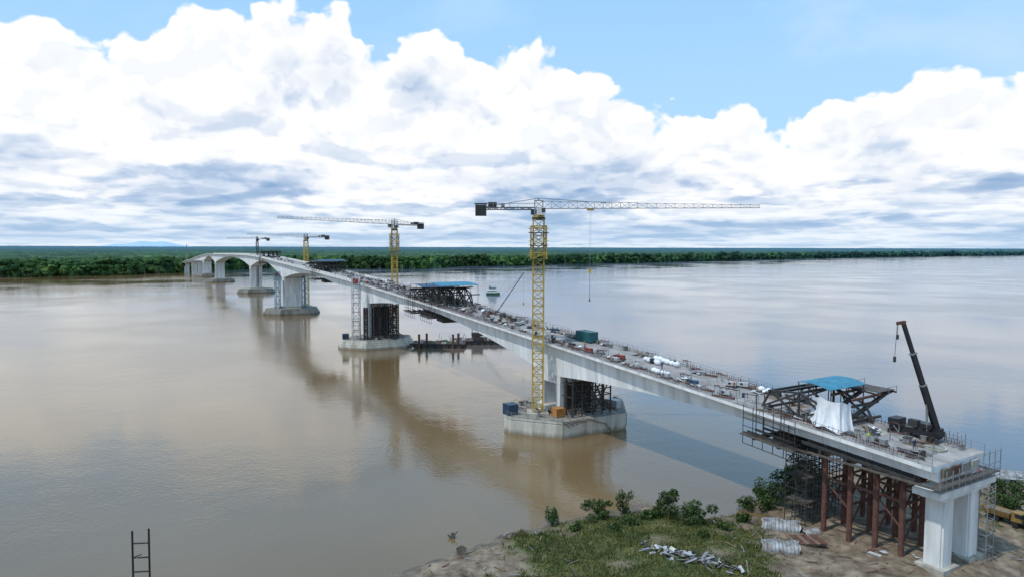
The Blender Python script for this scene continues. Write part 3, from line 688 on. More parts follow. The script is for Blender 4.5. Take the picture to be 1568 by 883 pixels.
r2=ramp(nt,n2.outputs[0],[(.3,(.035,.05,.014)),(.5,(.07,.092,.025)),(.7,(.15,.13,.055))])
mx=N(nt,'ShaderNodeMix',data_type='RGBA'); n3=noi(nt,2.5)
ad=N(nt,'ShaderNodeMath',operation='ADD'); su=N(nt,'ShaderNodeMath',operation='SUBTRACT'); su.inputs[1].default_value=.5; lk(nt,n3.outputs[0],su.inputs[0]); lk(nt,su.outputs[0],ad.inputs[0]); lk(nt,at.outputs['Fac'],ad.inputs[1]); ad.use_clamp=True
lk(nt,ad.outputs[0],mx.inputs['Factor']); lk(nt,r1.outputs[0],mx.inputs['A']); lk(nt,r2.outputs[0],mx.inputs['B'])
sx=N(nt,'ShaderNodeSeparateXYZ'); lk(nt,g.outputs['Position'],sx.inputs[0]); wet=N(nt,'ShaderNodeMapRange'); wet.inputs['From Min'].default_value=.0; wet.inputs['From Max'].default_value=.3; wet.inputs['To Min'].default_value=.6; lk(nt,sx.outputs['Z'],wet.inputs[0])
vm=N(nt,'ShaderNodeVectorMath',operation='SCALE'); lk(nt,mx.outputs['Result'],vm.inputs[0]); lk(nt,wet.outputs[0],vm.inputs['Scale']); lk(nt,vm.outputs[0],p.inputs['Base Color'])
wr=N(nt,'ShaderNodeMapRange'); wr.inputs['From Min'].default_value=.05; wr.inputs['From Max'].default_value=.4; wr.inputs['To Min'].default_value=.35; wr.inputs['To Max'].default_value=.95; lk(nt,sx.outputs['Z'],wr.inputs[0]); lk(nt,wr.outputs[0],p.inputs['Roughness'])
b=N(nt,'ShaderNodeBump'); b.inputs['Strength'].default_value=.6; b.inputs['Distance'].default_value=.22; lk(nt,noi(nt,1.6,6).outputs[0],b.inputs['Height']); lk(nt,b.outputs[0],p.inputs['Normal'])
gob=np_mesh('riverbank_ground',np.stack([GX.ravel(),GY.ravel(),H.ravel()],-1),F,[M_gr],smooth=True)
a=gob.data.attributes.new('grass','FLOAT','POINT'); a.data.foreach_set('value',G.ravel().astype(np.float32))
def ground(x,y):
    i=min(max(int((y-30)/.5),0),ny-1);j=min(max(int((x+60)/.5),0),nx-1); return float(H[i,j])
def foliage_mat(name,dark,light,sc=.8):
    m=mat(name,light,dark,sc,.7,bump=0)
    p=m.node_tree.nodes['Principled BSDF']; p.inputs['Specular IOR Level'].default_value=.2
    return m
M_grass=foliage_mat('grass_blades',(.04,.06,.014),(.12,.135,.035),.3)
M_leafd=foliage_mat('leaf_dark',(.015,.035,.01),(.035,.065,.018),1.5)
M_leafl=foliage_mat('leaf_light',(.03,.06,.015),(.07,.11,.028),1.5)
M_reed=foliage_mat('dry_reed',(.12,.1,.04),(.24,.2,.10),1.5)
NB=80000
X_=rng.uniform(-5,100,NB*4);Y_=rng.uniform(80,130,NB*4)
ii=((Y_-30)/.5).astype(int);jj=((X_+60)/.5).astype(int)
g_=G[ii,jj];h_=H[ii,jj]; keep=(g_>rng.uniform(.25,1.3,len(g_)))&(h_>.25)
X_=X_[keep];Y_=Y_[keep];h_=h_[keep];n_=len(X_)
an=rng.uniform(0,6.28,n_);w=rng.uniform(.04,.12,n_);hh=rng.uniform(.1,.4,n_)*(1+1.2*(rng.random(n_)>.93));lx=rng.normal(0,.15,n_);ly=rng.normal(0,.15,n_)
A=np.stack([X_-np.cos(an)*w,Y_-np.sin(an)*w,h_-.05],-1);B=np.stack([X_+np.cos(an)*w,Y_+np.sin(an)*w,h_-.05],-1);C=np.stack([X_+lx,Y_+ly,h_+hh],-1)
V=np.stack([A,B,C],1).reshape(-1,3);F=np.arange(n_*3).reshape(-1,3)
np_mesh('grass',V,F,[M_grass,M_reed],mi=(rng.random(n_)>.86).astype(int))
def bush(name,x,y,w,h,n=900,sparse=False,mats=None,leaf=.22):
    z0=ground(x,y); mats=mats or [M_leafd,M_leafl,M_wood]
    nl=random.randint(11,15); V=[];F=[];MI=[]
    cl=[(np.array([random.gauss(0,.24)*w,random.gauss(0,.2)*w,h*random.uniform(.15,.92)]),random.uniform(.15,.27)*w) for _ in range(nl)]
    def beam(p,q,r):
        o=len(V);d=q-p
        for k,(pt,rr) in enumerate(((p,r),(q,r*.5))):
            for a in range(3): V.append(pt+np.array([math.cos(a*2.09)*rr,math.sin(a*2.09)*rr,0]))
        for a in range(3): F.append((o+a,o+(a+1)%3,o+3+(a+1)%3,o+3+a)); MI.append(2)
    base=np.array([0,0,-.15])
    for c,r in cl:
        mid=c*.5+np.array([random.gauss(0,.1),random.gauss(0,.1),0]); beam(base,mid,.07); beam(mid,c,.045)
    for i in range(n):
        c,r=cl[i%nl]; dv=rng.normal(0,1,3);dv/=np.linalg.norm(dv); pt=c+dv*r*(.55+.55*rng.random())*np.array([1,1,.8 if not sparse else 1.3])
        if pt[2]<.05: pt[2]=.05+.3*rng.random()
        u=rng.normal(0,1,3);u/=np.linalg.norm(u);v=np.cross(u,rng.normal(0,1,3));v/=np.linalg.norm(v); l=leaf*rng.uniform(.6,1.5); ww=l*.45
        o=len(V);V.extend([pt-u*l,pt+v*ww,pt+u*l,pt-v*ww]);F.append((o,o+1,o+2,o+3));MI.append(1 if (dv[2]>.1)^(rng.random()<.25) else 0)
    V=np.array(V); ob=np_mesh(name,V,F,mats,mi=MI); ob.location=(x,y,z0); return ob
bush('shrub',25.6,110.0,4.2,4.8,2400,leaf=.18); bush('shrub',28.6,106.6,4.6,3.6,2400,leaf=.18); bush('shrub',14,110,3.8,2.9,1700,leaf=.18); bush('shrub',18.9,112,2.6,4.0,700,True,leaf=.18); bush('shrub',6.7,108.3,2.6,2.7,600,True,leaf=.18)
for x,y,w,h in((45,119,5,3.6),(49,122,6,4.5),(53,123,5,4.5),(44,114,3.4,2.2),(57,128,6,4.5),(51,115,4,3),(33,104,2,1.0),(38,108,2.2,1.3),(22,108,2.2,1.2),(10,105,1.8,.9),(83,112,5,2.5),(88,118,6,3),(80,122,5,2.5),(94,110,5,2.5),(73,124,5,3),(98,122,6,3),(82,103,4,2),(76,113,4,2.2),(19,106,2,1),(16,104,1.6,.8),(29,101,1.5,.7),(41,116,3,1.8)):
    bush('shrub',x,y,w,h,int(200*w),mats=[M_leafd,M_leafl,M_wood],leaf=.22)
# ------------------------------------------------------------ ground objects
def halfpipe(name,c,ang,L,rad,m):
    mb=MB(); z0=ground(c[0],c[1]); X=Vector((math.cos(ang),math.sin(ang),0));Y=Vector((-X.y,X.x,0));Z=Vector((0,0,1));c=Vector((c[0],c[1],z0-.1))
    n=64;k=14;vs=[];fs=[]
    for i in range(n+1):
        rr=rad+.05*math.sin(i*math.pi/3.2)
        for j in range(k+1): a=math.pi*j/k; vs.append(c+X*(L*(i/n-.5)+.15*math.sin(j*1.3)*(i in(0,n)))+Y*math.cos(a)*rr*1.1+Z*math.sin(a)*rr*(1-.18*math.sin(i*.09+1)**2))
    for i in range(n):
        for j in range(k): a=i*(k+1)+j; fs.append((a,a+1,a+k+2,a+k+1))
    mb.add(vs,fs,m); mb.build(name)
halfpipe('corrugated_culvert',(42.6,105.4),-.35,5.6,1.5,M_galv); halfpipe('corrugated_culvert',(39.2,97.2),-.2,5.2,1.35,M_galv); halfpipe('corrugated_culvert',(46.4,103.3),.2,2.8,.8,M_galv)
mb=MB(); z=ground(44.5,100.3)
for i in range(9): mb.box((42.4+i*.52,100.3+i*.02,z+.35+.05*(i%2)),(.5,3.4,.08),M_rust if i%3 else M_wood,.1)
for i in(-1,1): mb.box((44.5,100.3+i*1.3,z+.1),(5,.2,.3),M_wood,.1)
mb.build('sheet_pile_stack')
mb=MB()
for i in range(90):
    t=random.random(); x=19.5+11*t+random.gauss(0,.6);y=97-7.5*t+random.gauss(0,.9);z=ground(x,y)+random.uniform(.02,.5)
    t3=Vector((random.gauss(0,.45),random.gauss(0,.45),1)).normalized();u=t3.cross(Vector((random.gauss(0,1),random.gauss(0,1),0))).normalized();v=t3.cross(u)
    mb.obox((x,y,z),u*random.uniform(.3,1.3),v*random.uniform(.08,.3),t3*.03,random.choice([M_lgrey,M_grey,M_grey,M_galv,M_galv,M_dark,M_lgrey,M_wood]))
mb.build('scrap_metal_pile')
mb=MB()
for i in range(260):
    x=random.uniform(32,82) if i<200 else random.uniform(-12,12);y=random.uniform(84,118) if i<200 else random.uniform(88,104);z=ground(x,y)+.06; a=random.uniform(0,3.14);L=random.uniform(.3,2.0)
    if z<.15: continue
    dx=Vector((math.cos(a)*L,math.sin(a)*L,random.uniform(-.05,.25))); mb.beam(Vector((x,y,z)),Vector((x,y,z))+dx,random.uniform(.06,.2),random.choice([M_wood,M_wood,M_rust,M_grey,M_dplank,M_dplank]),h=.08)
# loose roofing sheets lying around the yard
for i in range(16):
    x=random.uniform(48,60);y=random.uniform(86,97);z=ground(x,y)
    if z<.2: continue
    mb.box((x,y,z+.12),(random.uniform(.8,2.2),random.uniform(.5,1.0),.04),random.choice([M_galv,M_rust,M_lgrey,M_wood]),random.uniform(0,3))
mb.build('scattered_debris')
mb=MB(); mb.cyl((-3.2,98,.35),(-1.3,94.5,.15),.35,M_wood,10,.25); mb.cyl((-2.6,97,.3),(-3.3,97.8,1.3),.15,M_wood,8,.05)
for k in range(7): mb.beam((-7.6+k*.18,96.5-k*.1,.1),(-7.9+k*.22,97.0,1.6-.12*abs(k-3)),.2,M_dplank)
mb.cyl((0,92,.5),(5,89.5,.6),.16,M_wood,8,.08); mb.build('driftwood_log')
mb=MB(); mb.cyl((-8.9,103,-.5),(-9.1,103.2,.8),.4,M_dplank,9,.25); mb.cyl((-8.9,103,.3),(-8.3,103.1,1.1),.15,M_dplank,7,.06); mb.cyl((-9.2,103,.0),(-9.8,103.1,.5),.2,M_dplank,7,.1); mb.build('tree_stump')
def truck(x,y,ang,m):
    mb=MB(); z=ground(x,y); X=Vector((math.cos(ang),math.sin(ang),0))*.85;Y=Vector((-X.y,X.x,0));Z=Vector((0,0,.85));c=Vector((x,y,z))
    mb.obox(c+Z*.95,X*3.3,Y*.5,Z*.15,M_dark)
    for a in(-2.3,-1.1,2.2):
        for s in(-1,1): mb.cyl(c+X*a+Y*(s*1.0-.18)+Z*.5,c+X*a+Y*(s*1.0+.18)+Z*.5,.45,M_rubber,14)
    mb.obox(c+X*2.4+Z*1.9,X*.9,Y*1.1,Z*.85,m); mb.obox(c+X*2.75+Z*2.2,X*.6,Y*1.12,Z*.35,M_glass); mb.obox(c+X*3.4+Z*1.1,X*.15,Y*1.1,Z*.2,M_dark)
    vs=[c+X*a+Y*b_+Z*h for a,b_,h in((-3.3,-1,1.2),(1.2,-1,1.2),(1.2,1,1.2),(-3.3,1,1.2),(-3.7,-1.25,2.3),(1.3,-1.25,2.3),(1.3,1.25,2.3),(-3.7,1.25,2.3))]
    mb.add(vs,[(0,3,2,1),(0,1,5,4),(1,2,6,5),(2,3,7,6),(3,0,4,7)],m); mb.add([c+X*-3.4-Y*1.05+Z*2.1,c+X*1.2-Y*1.05+Z*2.1,c+X*1.2+Y*1.05+Z*2.2,c+X*-3.4+Y*1.05+Z*2.1],[(0,1,2,3)],M_wood)
    for a in np.arange(-3,1.2,.9):
        for s in(-1,1): mb.beam(c+X*a+Y*s*1.05+Z*1.2,c+X*a+Y*s*1.29+Z*2.3,.1,m)
    mb.build('dump_truck')
truck(78.8,106.5,-1.1,mat('truck_yellow',(.30,.19,.05),(.16,.10,.04),1,.8))
def shed(x,y,ang,L,W,Hh,wm,rm):
    mb=MB(); z=ground(x,y)-.1; X=Vector((math.cos(ang),math.sin(ang),0));Y=Vector((-X.y,X.x,0));Z=Vector((0,0,1));c=Vector((x,y,z))
    for s in(-1,1):
        mb.obox(c+Y*s*W/2+Z*Hh/2,X*L/2,Y*.06,Z*Hh/2,wm); mb.obox(c+X*s*L/2+Z*Hh/2,X*.06,Y*(W/2-.06),Z*Hh/2,wm)
        vs=[c+X*(-L/2-.4)+Y*s*(W/2+.5)+Z*(Hh-.1),c+X*(L/2+.4)+Y*s*(W/2+.5)+Z*(Hh-.1),c+X*(L/2+.4)+Z*(Hh+1),c+X*(-L/2-.4)+Z*(Hh+1)]
        mb.add(vs+[v-Z*.08 for v in vs],[(0,1,2,3),(7,6,5,4),(0,4,5,1),(1,5,6,2),(3,2,6,7),(0,3,7,4)],rm)
        for i in range(int(L/.6)): t=(i+.5)/int(L/.6); mb.beam(vs[0].lerp(vs[1],t)+Z*.03,vs[3].lerp(vs[2],t)+Z*.03,.06,rm)
        mb.obox(c+Y*s*(W/2+.07)+X*L*.2+Z*Hh*.45,X*.5,Y*.02,Z*Hh*.42,M_dark); mb.obox(c+Y*s*(W/2+.07)-X*L*.25+Z*Hh*.6,X*.5,Y*.02,Z*.4,M_glass)
    mb.build('work_shed')
shed(69,86.2,.5,5,3.5,1.6,M_wood,M_red); shed(91,124,-.2,5,3,2.3,M_lgrey,M_galv); shed(85.5,125.5,.1,3.5,2.5,2.2,M_dblue,M_red); shed(97,117,-.1,6,4,2.5,M_wood,M_galv)
mb=MB(); ox=-45.6
for dx in(0,2.0): mb.cyl((ox+dx,80,-2),(ox+.1+dx,80,10.8+dx*.15),.12,M_black,8)
for z in np.arange(.5,10.9,1.75): mb.cyl((ox,80,z),(ox+2.05,80,z+.1),.1,M_black,8)
for z in np.arange(.5,10,3.5): mb.cyl((ox,80,z),(ox,82,z-.5),.07,M_black,6)
mb.build('steel_ladder')

# ------------------------------------------------------------ far bank forest
SH=[(-1500,700),(-1100,800),(-818,870),(-698,931),(-638,975),(-574,1027),(-534,1130),(-497,1350),(-359,1330),(-318,1363),(-172,1345),(-122,1517),(24,1594),(147,1788),(405,1960),(1027,2580),(2052,3480),(3206,4275),(6000,5600)]
az=np.array([math.atan2(x,y) for x,y in SH]);dd=np.array([math.hypot(x,y) for x,y in SH])
NC=1100; AZ=np.linspace(R(-62),R(46),NC); D0=np.exp(np.interp(AZ,az,np.log(dd)))
D0*=1+np.array([.016*noise.fractal(Vector((a*50,0,0)),1,2,5) for a in AZ])
off=[0,0.5]; st=3.5
while off[-1]<16000: off.append(off[-1]+st); st=st*1.0 if off[-1]<130 else st*1.045
off=np.array(off); NR=len(off)
Dm=D0[None,:]*1+off[:,None]*(D0[None,:]/1200)**.5
FX=Dm*np.sin(AZ)[None,:];FY=Dm*np.cos(AZ)[None,:]
def hgt(x,y):
    b=noise.noise(Vector((x*.004,y*.004,0)))*5+noise.noise(Vector((x*.02,y*.02,4)))*3
    c=noise.voronoi(Vector((x*.08,y*.08,0)))[0][0]
    return 11.5+b+6.5*(1-min(1,c*1.3))+1.5*noise.noise(Vector((x*.3,y*.3,2)))
FZ=np.zeros_like(FX)
for i in range(NR):
    if i==0: continue
    for j in range(NC): FZ[i,j]=hgt(FX[i,j],FY[i,j])
FZ[0]=-.5; FZ[1]*=.55
FZ[-1]=0
id_=np.arange(NR*NC).reshape(NR,NC)
F=np.stack([id_[:-1,:-1],id_[:-1,1:],id_[1:,1:],id_[1:,:-1]],-1).reshape(-1,4)
M_for,nt,p=new_mat('rainforest_canopy'); g=N(nt,'ShaderNodeNewGeometry')
mpf=N(nt,'ShaderNodeMapping'); mpf.inputs['Scale'].default_value=(1,.35,1); lk(nt,g.outputs['Position'],mpf.inputs[0])
r1=ramp(nt,noi(nt,.07,5,mpf.outputs[0],.75).outputs[0],[(.3,(.005,.018,.008)),(.47,(.02,.052,.018)),(.58,(.045,.10,.028)),(.72,(.13,.19,.055))])
n4=noi(nt,.005,4,g.outputs['Position']); mr=N(nt,'ShaderNodeMapRange'); mr.inputs['From Min'].default_value=.38;mr.inputs['From Max'].default_value=.62;mr.inputs['To Min'].default_value=.4;mr.inputs['To Max'].default_value=1.6; lk(nt,n4.outputs[0],mr.inputs[0])
vm=N(nt,'ShaderNodeVectorMath',operation='SCALE'); lk(nt,r1.outputs[0],vm.inputs[0]); lk(nt,mr.outputs[0],vm.inputs['Scale'])
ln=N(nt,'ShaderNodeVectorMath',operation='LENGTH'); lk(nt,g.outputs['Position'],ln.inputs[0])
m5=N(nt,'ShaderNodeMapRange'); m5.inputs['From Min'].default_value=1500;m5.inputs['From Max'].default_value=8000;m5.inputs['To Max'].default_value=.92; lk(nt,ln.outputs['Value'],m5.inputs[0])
mx=N(nt,'ShaderNodeMix',data_type='RGBA'); lk(nt,m5.outputs[0],mx.inputs['Factor']); lk(nt,vm.outputs[0],mx.inputs['A']); mx.inputs['B'].default_value=(.04,.12,.17,1)  # distance haze mixed into the canopy colour as blue, growing with range
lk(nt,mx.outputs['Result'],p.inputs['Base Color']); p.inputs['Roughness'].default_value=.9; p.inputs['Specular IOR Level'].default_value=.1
fo=empty('rainforest')
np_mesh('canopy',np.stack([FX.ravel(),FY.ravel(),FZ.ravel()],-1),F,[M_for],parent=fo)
bm=bmesh.new(); bmesh.ops.create_icosphere(bm,subdivisions=2,radius=1); TV=np.array([v.co[:] for v in bm.verts]);TF=np.array([[v.index for v in f.verts] for f in bm.faces]); bm.free()
NBL=9000; jj=np.concatenate([rng.integers(0,NC-1,NBL)]); oo=np.abs(rng.normal(0,45,NBL))-3; dj=D0[jj]+oo
rad=rng.uniform(1.6,5.2,NBL)*(D0[jj]/1100)**.6
bz=np.where(oo<6,rng.uniform(.5,14,NBL),rng.uniform(11,19.5,NBL)+4*(rng.random(NBL)>.92))
bx=dj*np.sin(AZ[jj]);by=dj*np.cos(AZ[jj])
tw=1+.35*rng.normal(0,1,(NBL,len(TV),1)).clip(-1.4,1.4)
VV=TV[None]*tw*rad[:,None,None]*np.array([1,1,.8])+np.stack([bx,by,bz],-1)[:,None,:]
FF=TF[None]+(np.arange(NBL)*len(TV))[:,None,None]
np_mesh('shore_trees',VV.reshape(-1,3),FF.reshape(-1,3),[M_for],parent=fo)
mb=MB()
for _ in range(500):
    j=random.randint(0,NC-1); d=D0[j]-random.uniform(0,2); mb.beam((d*math.sin(AZ[j]),d*math.cos(AZ[j]),-1),(d*math.sin(AZ[j]),d*math.cos(AZ[j]),random.uniform(4,11)),.4,M_lgrey if random.random()<.25 else M_wood)
mb.build('trunks',fo)
mb=MB(); mb.lattice((-534,1122,0),(-534,1122,46),(1,0,0),(0,1,0),1.6,1.6,3,.25,M_grey,.6,.6); mb.build('radio_mast')
M_hill=mat('distant_hill_haze_blue',(.34,.50,.68),(.31,.46,.64),.001,.95,bump=0)  # pale blue aerial haze put straight into the hill's colour
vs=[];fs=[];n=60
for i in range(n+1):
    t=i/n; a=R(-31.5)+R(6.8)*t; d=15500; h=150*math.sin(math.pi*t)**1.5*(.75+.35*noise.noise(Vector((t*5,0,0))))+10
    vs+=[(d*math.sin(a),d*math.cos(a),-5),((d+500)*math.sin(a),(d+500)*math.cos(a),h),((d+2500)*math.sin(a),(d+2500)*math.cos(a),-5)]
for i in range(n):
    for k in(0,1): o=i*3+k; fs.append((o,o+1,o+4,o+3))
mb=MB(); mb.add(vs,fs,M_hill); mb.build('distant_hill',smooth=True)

# ------------------------------------------------------------ river
M_w,nt,p=new_mat('muddy_river_water'); g=N(nt,'ShaderNodeNewGeometry')
nb=noi(nt,.012,3,g.outputs['Position']); rb=ramp(nt,nb.outputs[0],[(.35,(.135,.088,.038)),(.65,(.175,.118,.058))])
# sky's blue reflection painted into the base colour right of the bridge line
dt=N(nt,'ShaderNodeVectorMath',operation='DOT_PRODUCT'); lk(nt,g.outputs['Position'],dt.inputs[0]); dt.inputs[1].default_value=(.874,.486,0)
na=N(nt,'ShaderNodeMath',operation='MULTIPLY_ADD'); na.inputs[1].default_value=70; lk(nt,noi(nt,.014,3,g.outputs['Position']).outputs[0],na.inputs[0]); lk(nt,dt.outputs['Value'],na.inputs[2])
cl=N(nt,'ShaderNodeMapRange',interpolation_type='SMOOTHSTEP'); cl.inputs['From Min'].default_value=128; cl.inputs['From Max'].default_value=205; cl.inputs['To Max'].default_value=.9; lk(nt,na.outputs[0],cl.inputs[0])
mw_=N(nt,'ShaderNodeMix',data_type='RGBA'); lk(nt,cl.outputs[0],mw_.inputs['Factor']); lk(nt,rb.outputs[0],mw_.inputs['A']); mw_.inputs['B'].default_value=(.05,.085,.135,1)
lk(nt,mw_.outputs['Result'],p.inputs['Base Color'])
p.inputs['IOR'].default_value=1.58
pat=noi(nt,.009,2,g.outputs['Position']); pr=N(nt,'ShaderNodeMapRange'); pr.inputs['From Min'].default_value=.4;pr.inputs['From Max'].default_value=.6;pr.inputs['To Min'].default_value=.06;pr.inputs['To Max'].default_value=.16; lk(nt,pat.outputs[0],pr.inputs[0]); lk(nt,pr.outputs[0],p.inputs['Roughness'])
w1=noi(nt,1.1,2,g.outputs['Position'],.5); w2=noi(nt,.15,2,g.outputs['Position'],.5)
ad=N(nt,'ShaderNodeMath',operation='MULTIPLY_ADD'); ad.inputs[1].default_value=1.6; lk(nt,w2.outputs[0],ad.inputs[0]); lk(nt,w1.outputs[0],ad.inputs[2])
b=N(nt,'ShaderNodeBump'); b.inputs['Distance'].default_value=.1
bs=N(nt,'ShaderNodeMapRange'); bs.inputs['From Min'].default_value=.4;bs.inputs['From Max'].default_value=.62;bs.inputs['To Min'].default_value=.16;bs.inputs['To Max'].default_value=.55; lk(nt,pat.outputs[0],bs.inputs[0]); lk(nt,bs.outputs[0],b.inputs['Strength'])
lk(nt,ad.outputs[0],b.inputs['Height']); lk(nt,b.outputs[0],p.inputs['Normal'])
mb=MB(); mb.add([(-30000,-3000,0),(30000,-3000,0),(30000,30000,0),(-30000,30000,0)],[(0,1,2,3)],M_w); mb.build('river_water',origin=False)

# ------------------------------------------------------------ world sky with cumulus
w=bpy.data.worlds.new('World'); scene.world=w; w.use_nodes=True; nt=w.node_tree; nt.nodes.clear()
w.cycles.sampling_method='MANUAL'; w.cycles.sample_map_resolution=256
out=N(nt,'ShaderNodeOutputWorld'); bg=N(nt,'ShaderNodeBackground'); bg.inputs['Strength'].default_value=.1; lk(nt,bg.outputs[0],out.inputs[0])
sky=N(nt,'ShaderNodeTexSky',sky_type='NISHITA'); sky.sun_disc=False; sky.sun_elevation=R(SUN_EL); sky.sun_rotation=R(SUN_AZ); sky.air_density=1.0; sky.dust_density=.6; sky.ozone_density=1.5
tc=N(nt,'ShaderNodeTexCoord'); sp=N(nt,'ShaderNodeSeparateXYZ'); lk(nt,tc.outputs['Generated'],sp.inputs[0])
def MM(op,a,b=None,c=None,cl=False):
    n=N(nt,'ShaderNodeMath',operation=op); n.use_clamp=cl
    for i,x in enumerate((a,b,c)):
        if x is None: continue
        if isinstance(x,(int,float)): n.inputs[i].default_value=x
        else: lk(nt,x,n.inputs[i])
    return n.outputs[0]
def SS(x,a,b):
    n=N(nt,'ShaderNodeMapRange',interpolation_type='SMOOTHSTEP'); n.inputs['From Min'].default_value=a;n.inputs['From Max'].default_value=b; lk(nt,x,n.inputs[0]); return n.outputs[0]
x,y,z=sp.outputs; azn=MM('ARCTAN2',x,y); t=MM('MULTIPLY_ADD',azn,1/math.pi,.5)
fc=N(nt,'ShaderNodeFloatCurve'); lk(nt,t,fc.inputs['Value']); cv=fc.mapping.curves[0]
kn=[(-90,.25),(-60,.28),(-37,.262),(-33,.262),(-29.2,.255),(-25,.295),(-21,.315),(-15.2,.325),(-13.2,.31),(-11.6,.258),(-9.5,.285),(-7.5,.312),(-4,.285),(.9,.285),(5,.27),(7.5,.24),(9.6,.210),(14,.207),(18.3,.202),(21.8,.166),(24,.192),(25.5,.216),(30,.222),(35,.216),(45,.22),(90,.25)]
cv.points[0].location=(0,kn[0][1]); cv.points[1].location=(1,kn[-1][1])
for a,v in kn[1:-1]: cv.points.new((a+90)/180,v)
fc.mapping.update()
E=fc.outputs[0]
def comb(a,b,c=0.0):
    n=N(nt,'ShaderNodeCombineXYZ')
    for i,q in enumerate((a,b,c)):
        if isinstance(q,(int,float)): n.inputs[i].default_value=q
        else: lk(nt,q,n.inputs[i])
    return n.outputs[0]
def nz(vec,sc,det,ro=.55,dist_=0):
    n=N(nt,'ShaderNodeTexNoise',noise_dimensions='2D'); n.inputs['Scale'].default_value=sc;n.inputs['Detail'].default_value=det;n.inputs['Roughness'].default_value=ro;n.inputs['Distortion'].default_value=dist_; lk(nt,vec,n.inputs['Vector']); return n.outputs[0]
def vr(vec,sc,det):
    n=N(nt,'ShaderNodeTexVoronoi',feature='SMOOTH_F1',voronoi_dimensions='2D'); n.inputs['Scale'].default_value=sc;n.inputs['Detail'].default_value=det;n.inputs['Roughness'].default_value=.5;n.inputs['Smoothness'].default_value=.4; lk(nt,vec,n.inputs['Vector']); return n.outputs['Distance']
def puff(dx,dz):
    a=MM('ADD',azn,dx+.41); b=MM('ADD',z,dz); v=comb(a,MM('MULTIPLY',b,1.2),0)
    nn=N(nt,'ShaderNodeTexNoise',noise_dimensions='2D'); nn.inputs['Scale'].default_value=14; nn.inputs['Detail'].default_value=2; lk(nt,v,nn.inputs['Vector'])
    s2=N(nt,'ShaderNodeVectorMath',operation='MULTIPLY_ADD'); lk(nt,nn.outputs['Color'],s2.inputs[0]); s2.inputs[1].default_value=(.05,.05,0); s2.inputs[2].default_value=(-.025,-.025,0)
    wv=N(nt,'ShaderNodeVectorMath',operation='ADD'); lk(nt,v,wv.inputs[0]); lk(nt,s2.outputs[0],wv.inputs[1])
    n=nz(v,12,6,.5); vo=vr(wv.outputs[0],16,2)
    return MM('ADD',n,MM('MULTIPLY',vo,-.5))
h0=puff(0,0); h1=puff(-.010,.020)
dens=MM('ADD',MM('SUBTRACT',E,z),MM('MULTIPLY',MM('SUBTRACT',h0,.25),.085))
mask=SS(dens,.0,.012)
sh1=SS(MM('SUBTRACT',h1,h0),-.02,.20)
zl=MM('MULTIPLY',MM('LOGARITHM',MM('ADD',MM('MAXIMUM',z,0),.035),2.718),.36)
def bank(dv,sc=7,det=5): return nz(comb(azn,MM('ADD',zl,dv)),sc,det,.48,.2)
b0=bank(0); b1=bank(.035)
sh2=SS(MM('SUBTRACT',b1,b0),-.03,.14)
big=SS(nz(comb(MM('ADD',azn,3.3),MM('MULTIPLY',zl,1.25)),3.4,4,.48),.42,.66)
fine=SS(nz(comb(MM('ADD',azn,1.1),MM('MULTIPLY',zl,1.5)),17,4,.5),.44,.64)
deep=SS(dens,.015,.10)
lowm=MM('SUBTRACT',1,SS(z,.02,.20))
amp=MM('MULTIPLY_ADD',lowm,.34,.52)
dk=MM('MULTIPLY',MM('ADD',MM('ADD',MM('MULTIPLY',sh2,.52),MM('MULTIPLY',big,.50)),MM('MULTIPLY',MM('MULTIPLY',fine,lowm),.30)),amp)
dark=MM('ADD',MM('MULTIPLY',dk,deep),MM('MULTIPLY',sh1,MM('MULTIPLY_ADD',lowm,-.12,.17)),cl=True)
cr_=N(nt,'ShaderNodeValToRGB'); e=cr_.color_ramp.elements
while len(e)<5: e.new(.5)
for i,(pp,c) in enumerate([(.06,(1.04,1.05,1.06)),(.24,(.88,.92,.985)),(.42,(.68,.77,.91)),(.65,(.46,.59,.79)),(1,(.27,.43,.67))]): e[i].position=pp; e[i].color=(*c,1)
lk(nt,dark,cr_.inputs[0])
hz=MM('MULTIPLY',MM('SUBTRACT',1,SS(z,-.005,.08)),.5)
mxh=N(nt,'ShaderNodeMix',data_type='RGBA'); lk(nt,hz,mxh.inputs['Factor']); lk(nt,cr_.outputs[0],mxh.inputs['A']); mxh.inputs['B'].default_value=(.58,.76,.95,1)
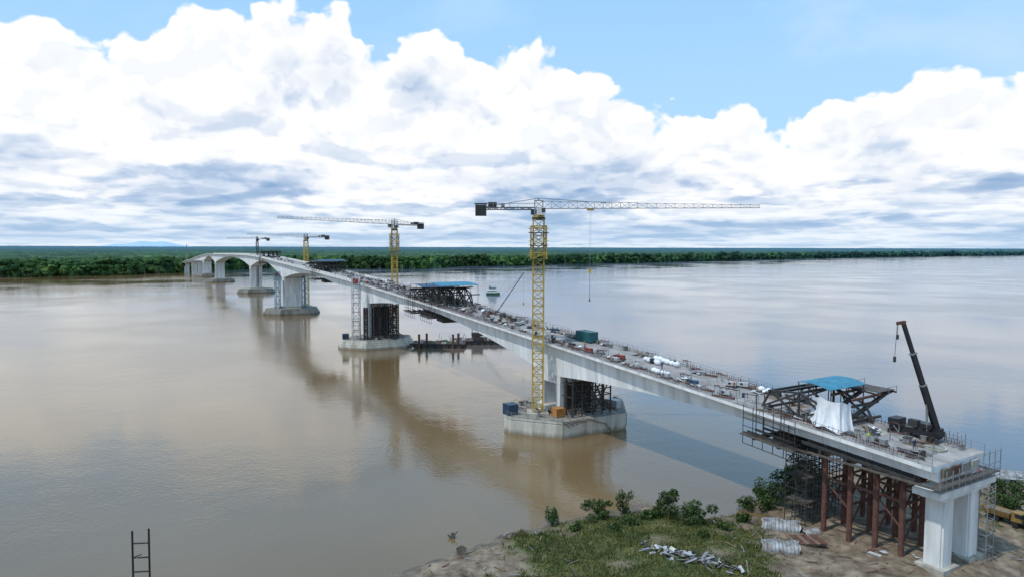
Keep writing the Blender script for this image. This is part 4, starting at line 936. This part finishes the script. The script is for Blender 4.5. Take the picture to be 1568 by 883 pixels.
sc=N(nt,'ShaderNodeVectorMath',operation='SCALE'); lk(nt,mxh.outputs['Result'],sc.inputs[0]); sc.inputs['Scale'].default_value=10.0
mh=N(nt,'ShaderNodeMix',data_type='RGBA'); mh.inputs['Factor'].default_value=.88; lk(nt,sky.outputs[0],mh.inputs['A']); mh.inputs['B'].default_value=(3.9,7.1,10.8,1)
# paler towards the cloud tops
pl=MM('MULTIPLY',MM('SUBTRACT',1,SS(z,.16,.36)),.3)
mp2=N(nt,'ShaderNodeMix',data_type='RGBA'); lk(nt,pl,mp2.inputs['Factor']); lk(nt,mh.outputs['Result'],mp2.inputs['A']); mp2.inputs['B'].default_value=(6.2,8.6,10.4,1)
wisp=MM('MULTIPLY',SS(nz(comb(azn,MM('MULTIPLY',z,2.2)),3,5,.55,.3),.48,.75),.3)
mw=N(nt,'ShaderNodeMix',data_type='RGBA'); lk(nt,wisp,mw.inputs['Factor']); lk(nt,mp2.outputs['Result'],mw.inputs['A']); mw.inputs['B'].default_value=(7.5,8.9,10,1)
mf=N(nt,'ShaderNodeMix',data_type='RGBA'); lk(nt,mask,mf.inputs['Factor']); lk(nt,mw.outputs['Result'],mf.inputs['A']); lk(nt,sc.outputs[0],mf.inputs['B'])
lk(nt,mf.outputs['Result'],bg.inputs['Color'])

# ------------------------------------------------------------ sun + camera
sl=bpy.data.lights.new('sun','SUN'); sl.energy=2.7; sl.angle=R(1.5); sl.color=(1,.96,.9); so=bpy.data.objects.new('sun',sl); scene.collection.objects.link(so)
sv=Vector((math.sin(R(SUN_AZ))*math.cos(R(SUN_EL)),math.cos(R(SUN_AZ))*math.cos(R(SUN_EL)),math.sin(R(SUN_EL)))); so.rotation_euler=sv.to_track_quat('Z','Y').to_euler()
cam=bpy.data.cameras.new('camera'); cam.lens=24; cam.sensor_width=36; cam.clip_start=.5; cam.clip_end=80000
co=bpy.data.objects.new('camera',cam); scene.collection.objects.link(co)
co.matrix_world=Matrix.Translation((0,0,45))@Matrix.Rotation(R(90-3.52),4,'X')@Matrix.Rotation(R(.2),4,'Z')
scene.camera=co
